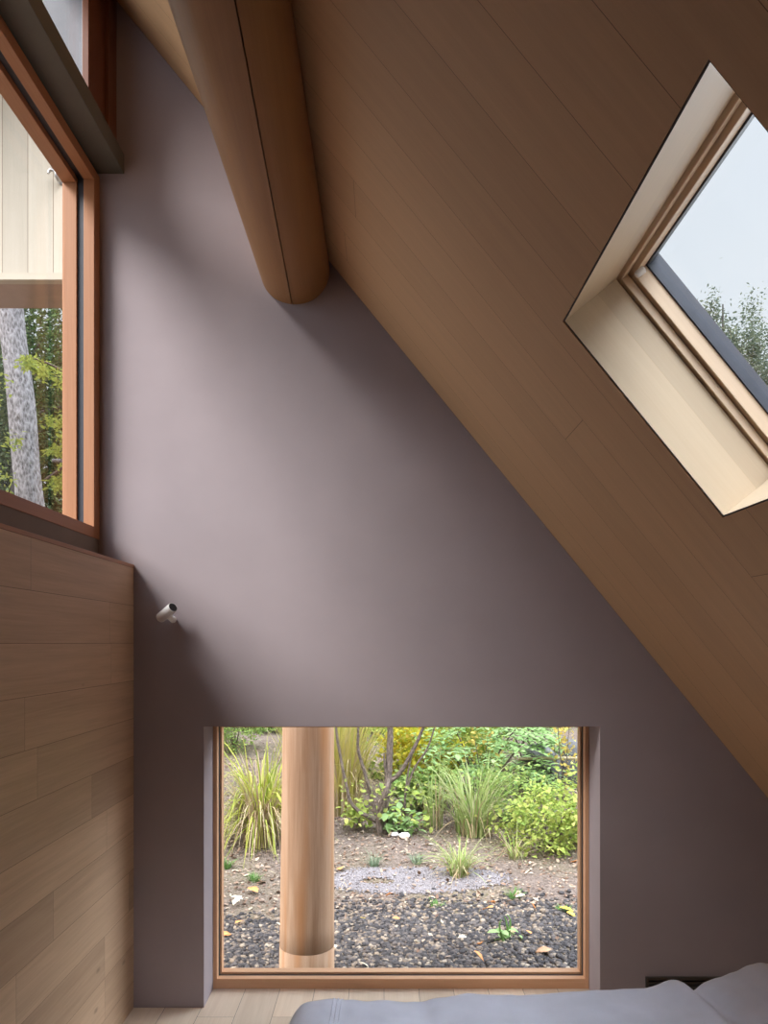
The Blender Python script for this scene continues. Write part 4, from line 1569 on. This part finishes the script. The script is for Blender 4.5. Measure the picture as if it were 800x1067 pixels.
# forest behind
tree('forest_tree', 'dark leafy tree behind the leaning grey trunk, left of it', -6.6, 11.5, 8.2, 1.8, 17000, 0.075, M['forest'], 90, 0.14, clusters=70, tight=0.17, crown_z=(0.3, 8.2))
tree('forest_tree', 'dark leafy tree right behind the leaning grey trunk', -5.25, 11.0, 8.5, 1.8, 19000, 0.07, M['forest'], 91, 0.13, clusters=80, tight=0.17, crown_z=(0.3, 8.5))
tree('forest_tree', 'dark leafy tree between the leaning trunk and the window stile', -3.9, 12.6, 8.5, 1.7, 17000, 0.075, M['forest'], 92, 0.13, clusters=70, tight=0.17, crown_z=(0.3, 8.5))
tree('forest_tree', 'far dark tree at the left edge of the left window', -8.4, 14.5, 9.0, 2.4, 14000, 0.2, M['darkgreen'], 93, 0.16, clusters=60, tight=0.13, crown_z=(0.2, 9.0))
tree('forest_tree', 'far dark evergreen deep behind the leaning trunk', -6.0, 15.5, 9.5, 2.4, 16000, 0.2, M['darkgreen'], 94, 0.16, clusters=60, tight=0.13, crown_z=(0.2, 9.5))
tree('forest_tree', 'far dark tree behind the pale cut pole', -3.4, 16.2, 9.0, 2.2, 14000, 0.2, M['darkgreen'], 95, 0.16, clusters=60, tight=0.13, crown_z=(0.2, 9.0))
# trees seen through the skylight
tree('airy_tree', 'airy grey-green tree with the pointed top in the skylight', 6.0, 13.6, 7.75, 0.62, 14000, 0.065, M['skytree'], 96, 0.08, clusters=40, tight=0.12, crown_z=(3.8, 7.7))
tree('airy_tree', 'airy grey-green tree at the right edge of the skylight', 7.15, 14.2, 7.8, 0.95, 20000, 0.065, M['skytree'], 97, 0.09, clusters=46, tight=0.12, crown_z=(3.6, 7.7))
tree('airy_tree', 'lower grey-green tree between the two skylight trees', 6.75, 15.4, 7.1, 1.2, 20000, 0.07, M['skytree'], 98, 0.09, clusters=46, tight=0.14, crown_z=(3.0, 7.1))
tree('airy_tree', 'thin low treetop at the lower left edge of the skylight glass', 5.05, 13.2, 7.0, 0.4, 3500, 0.065, M['skytree'], 99, 0.06, clusters=26, tight=0.13, crown_z=(4.2, 7.0))
# backdrop hedge of trees behind the garden
for k, (x, y) in enumerate(((-1.6, 17.5), (1.2, 17.0), (4.0, 17.8))):
    tree('backdrop_tree', ('dark tree closing the garden at the left, above the evergreen shrubs', 'dark tree closing the garden behind the bare stems', 'dark tree closing the garden behind the boulders')[k], x, y, 4.6, 1.9, 4500, 0.13, M['forest'], 110 + k, 0.12, clusters=60, tight=0.14, crown_z=(-0.1, 4.6))

# ------------------------------------------------------------------ light
W = bpy.data.worlds.new('overcast_sky')
SC.world = W
W.use_nodes = True
nt = W.node_tree
nt.nodes.clear()
wo = nt.nodes.new('ShaderNodeOutputWorld')
bg = nt.nodes.new('ShaderNodeBackground')
tc = nt.nodes.new('ShaderNodeTexCoord')
sep = nt.nodes.new('ShaderNodeSeparateXYZ')
nt.links.new(tc.outputs['Generated'], sep.inputs[0])
rp = nt.nodes.new('ShaderNodeValToRGB')
rp.color_ramp.elements[0].position = 0.0
rp.color_ramp.elements[0].color = (0.63, 0.665, 0.71, 1)
rp.color_ramp.elements[1].position = 0.75
rp.color_ramp.elements[1].color = (0.55, 0.60, 0.68, 1)
nt.links.new(sep.outputs[2], rp.inputs[0])
nz = nt.nodes.new('ShaderNodeTexNoise')
nz.inputs['Scale'].default_value = 2.2
nz.inputs['Detail'].default_value = 5
nt.links.new(tc.outputs['Generated'], nz.inputs['Vector'])
nr = nt.nodes.new('ShaderNodeValToRGB')
nr.color_ramp.elements[0].position = 0.3
nr.color_ramp.elements[0].color = (0.93, 0.95, 0.97, 1)
nr.color_ramp.elements[1].position = 0.7
nr.color_ramp.elements[1].color = (1.06, 1.04, 1.02, 1)
nt.links.new(nz.outputs[0], nr.inputs[0])
mu = nt.nodes.new('ShaderNodeMix')
mu.data_type = 'RGBA'
mu.blend_type = 'MULTIPLY'
mu.inputs[0].default_value = 1
nt.links.new(rp.outputs[0], mu.inputs[6])
nt.links.new(nr.outputs[0], mu.inputs[7])
# the bright veil of cloud round the hidden sun
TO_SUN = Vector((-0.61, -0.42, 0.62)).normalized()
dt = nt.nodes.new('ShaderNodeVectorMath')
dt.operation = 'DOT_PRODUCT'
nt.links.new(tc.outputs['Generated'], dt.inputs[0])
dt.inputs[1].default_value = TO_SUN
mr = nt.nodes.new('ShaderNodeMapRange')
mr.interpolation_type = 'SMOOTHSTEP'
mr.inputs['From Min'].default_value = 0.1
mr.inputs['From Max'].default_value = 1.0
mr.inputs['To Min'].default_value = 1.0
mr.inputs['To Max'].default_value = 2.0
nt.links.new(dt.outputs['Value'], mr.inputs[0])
nt.links.new(mu.outputs[2], bg.inputs['Color'])
# overcast skies are brightest overhead
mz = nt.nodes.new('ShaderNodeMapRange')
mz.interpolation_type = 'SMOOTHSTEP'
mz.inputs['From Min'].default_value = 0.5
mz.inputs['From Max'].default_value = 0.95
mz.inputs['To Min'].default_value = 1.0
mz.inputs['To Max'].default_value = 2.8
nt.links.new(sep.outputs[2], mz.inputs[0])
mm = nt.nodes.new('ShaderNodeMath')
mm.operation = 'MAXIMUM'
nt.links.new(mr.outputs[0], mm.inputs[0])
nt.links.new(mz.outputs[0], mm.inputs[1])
# made-up bright sky lobe low at the right, unseen, added to light the room
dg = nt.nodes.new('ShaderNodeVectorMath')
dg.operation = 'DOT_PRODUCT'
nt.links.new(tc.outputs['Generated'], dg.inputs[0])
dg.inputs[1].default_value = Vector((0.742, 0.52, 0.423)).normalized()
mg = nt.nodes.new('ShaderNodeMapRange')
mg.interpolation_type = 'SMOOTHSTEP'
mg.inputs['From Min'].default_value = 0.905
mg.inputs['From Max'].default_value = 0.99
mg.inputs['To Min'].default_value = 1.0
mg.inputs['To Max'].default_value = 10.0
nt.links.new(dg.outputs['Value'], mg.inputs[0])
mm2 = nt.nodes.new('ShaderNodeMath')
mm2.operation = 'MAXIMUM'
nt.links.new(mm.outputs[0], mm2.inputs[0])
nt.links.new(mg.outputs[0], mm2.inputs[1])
# made-up bright lobe overhead, added to light the duvet through the skylight
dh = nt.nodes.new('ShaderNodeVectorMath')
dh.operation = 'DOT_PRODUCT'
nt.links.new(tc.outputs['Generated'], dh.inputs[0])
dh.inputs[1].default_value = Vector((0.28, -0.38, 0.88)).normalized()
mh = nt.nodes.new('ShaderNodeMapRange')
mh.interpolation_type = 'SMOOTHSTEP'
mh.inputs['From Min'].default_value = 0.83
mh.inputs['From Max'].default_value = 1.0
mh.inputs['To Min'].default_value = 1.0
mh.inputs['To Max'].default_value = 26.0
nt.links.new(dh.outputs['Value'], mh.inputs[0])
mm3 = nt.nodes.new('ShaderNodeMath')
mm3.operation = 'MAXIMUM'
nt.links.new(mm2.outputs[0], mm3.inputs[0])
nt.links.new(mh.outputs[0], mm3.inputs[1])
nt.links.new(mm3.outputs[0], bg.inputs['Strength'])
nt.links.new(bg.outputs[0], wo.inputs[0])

sun = bpy.data.lights.new('hazy_sun', 'SUN')
sun.energy = 5.4
sun.angle = R(30)
sun.color = (1.0, 0.95, 0.93)
so_ = bpy.data.objects.new('hazy_sun', sun)
COL.objects.link(so_)
so_.location = (-6, -4, 8)
so_.rotation_euler = (-TO_SUN).to_track_quat('-Z', 'Y').to_euler()

# ------------------------------------------------------------------ camera
cam = bpy.data.cameras.new('camera')
co = bpy.data.objects.new('camera', cam)
COL.objects.link(co)
co.location = (0, 0, EYE)
co.rotation_euler = (R(90), 0, 0)
cam.sensor_fit = 'HORIZONTAL'
cam.sensor_width = 36
cam.lens = 36 * F / 800
cam.shift_x = 0
cam.shift_y = (HY - 533.5) / 800
cam.clip_start = 0.02
SC.camera = co

for o in bpy.data.objects:
    if '_w' in o:
        del o['_w']

SC.cycles.use_denoising = True
SC.cycles.max_bounces = 10
SC.cycles.diffuse_bounces = 6
SC.cycles.transparent_max_bounces = 16
SC.cycles.sample_clamp_indirect = 6
SC.view_settings.view_transform = 'Standard'
SC.view_settings.look = 'None'
SC.view_settings.gamma = 1
SC.view_settings.use_curve_mapping = False
SC.view_settings.exposure = 0.5
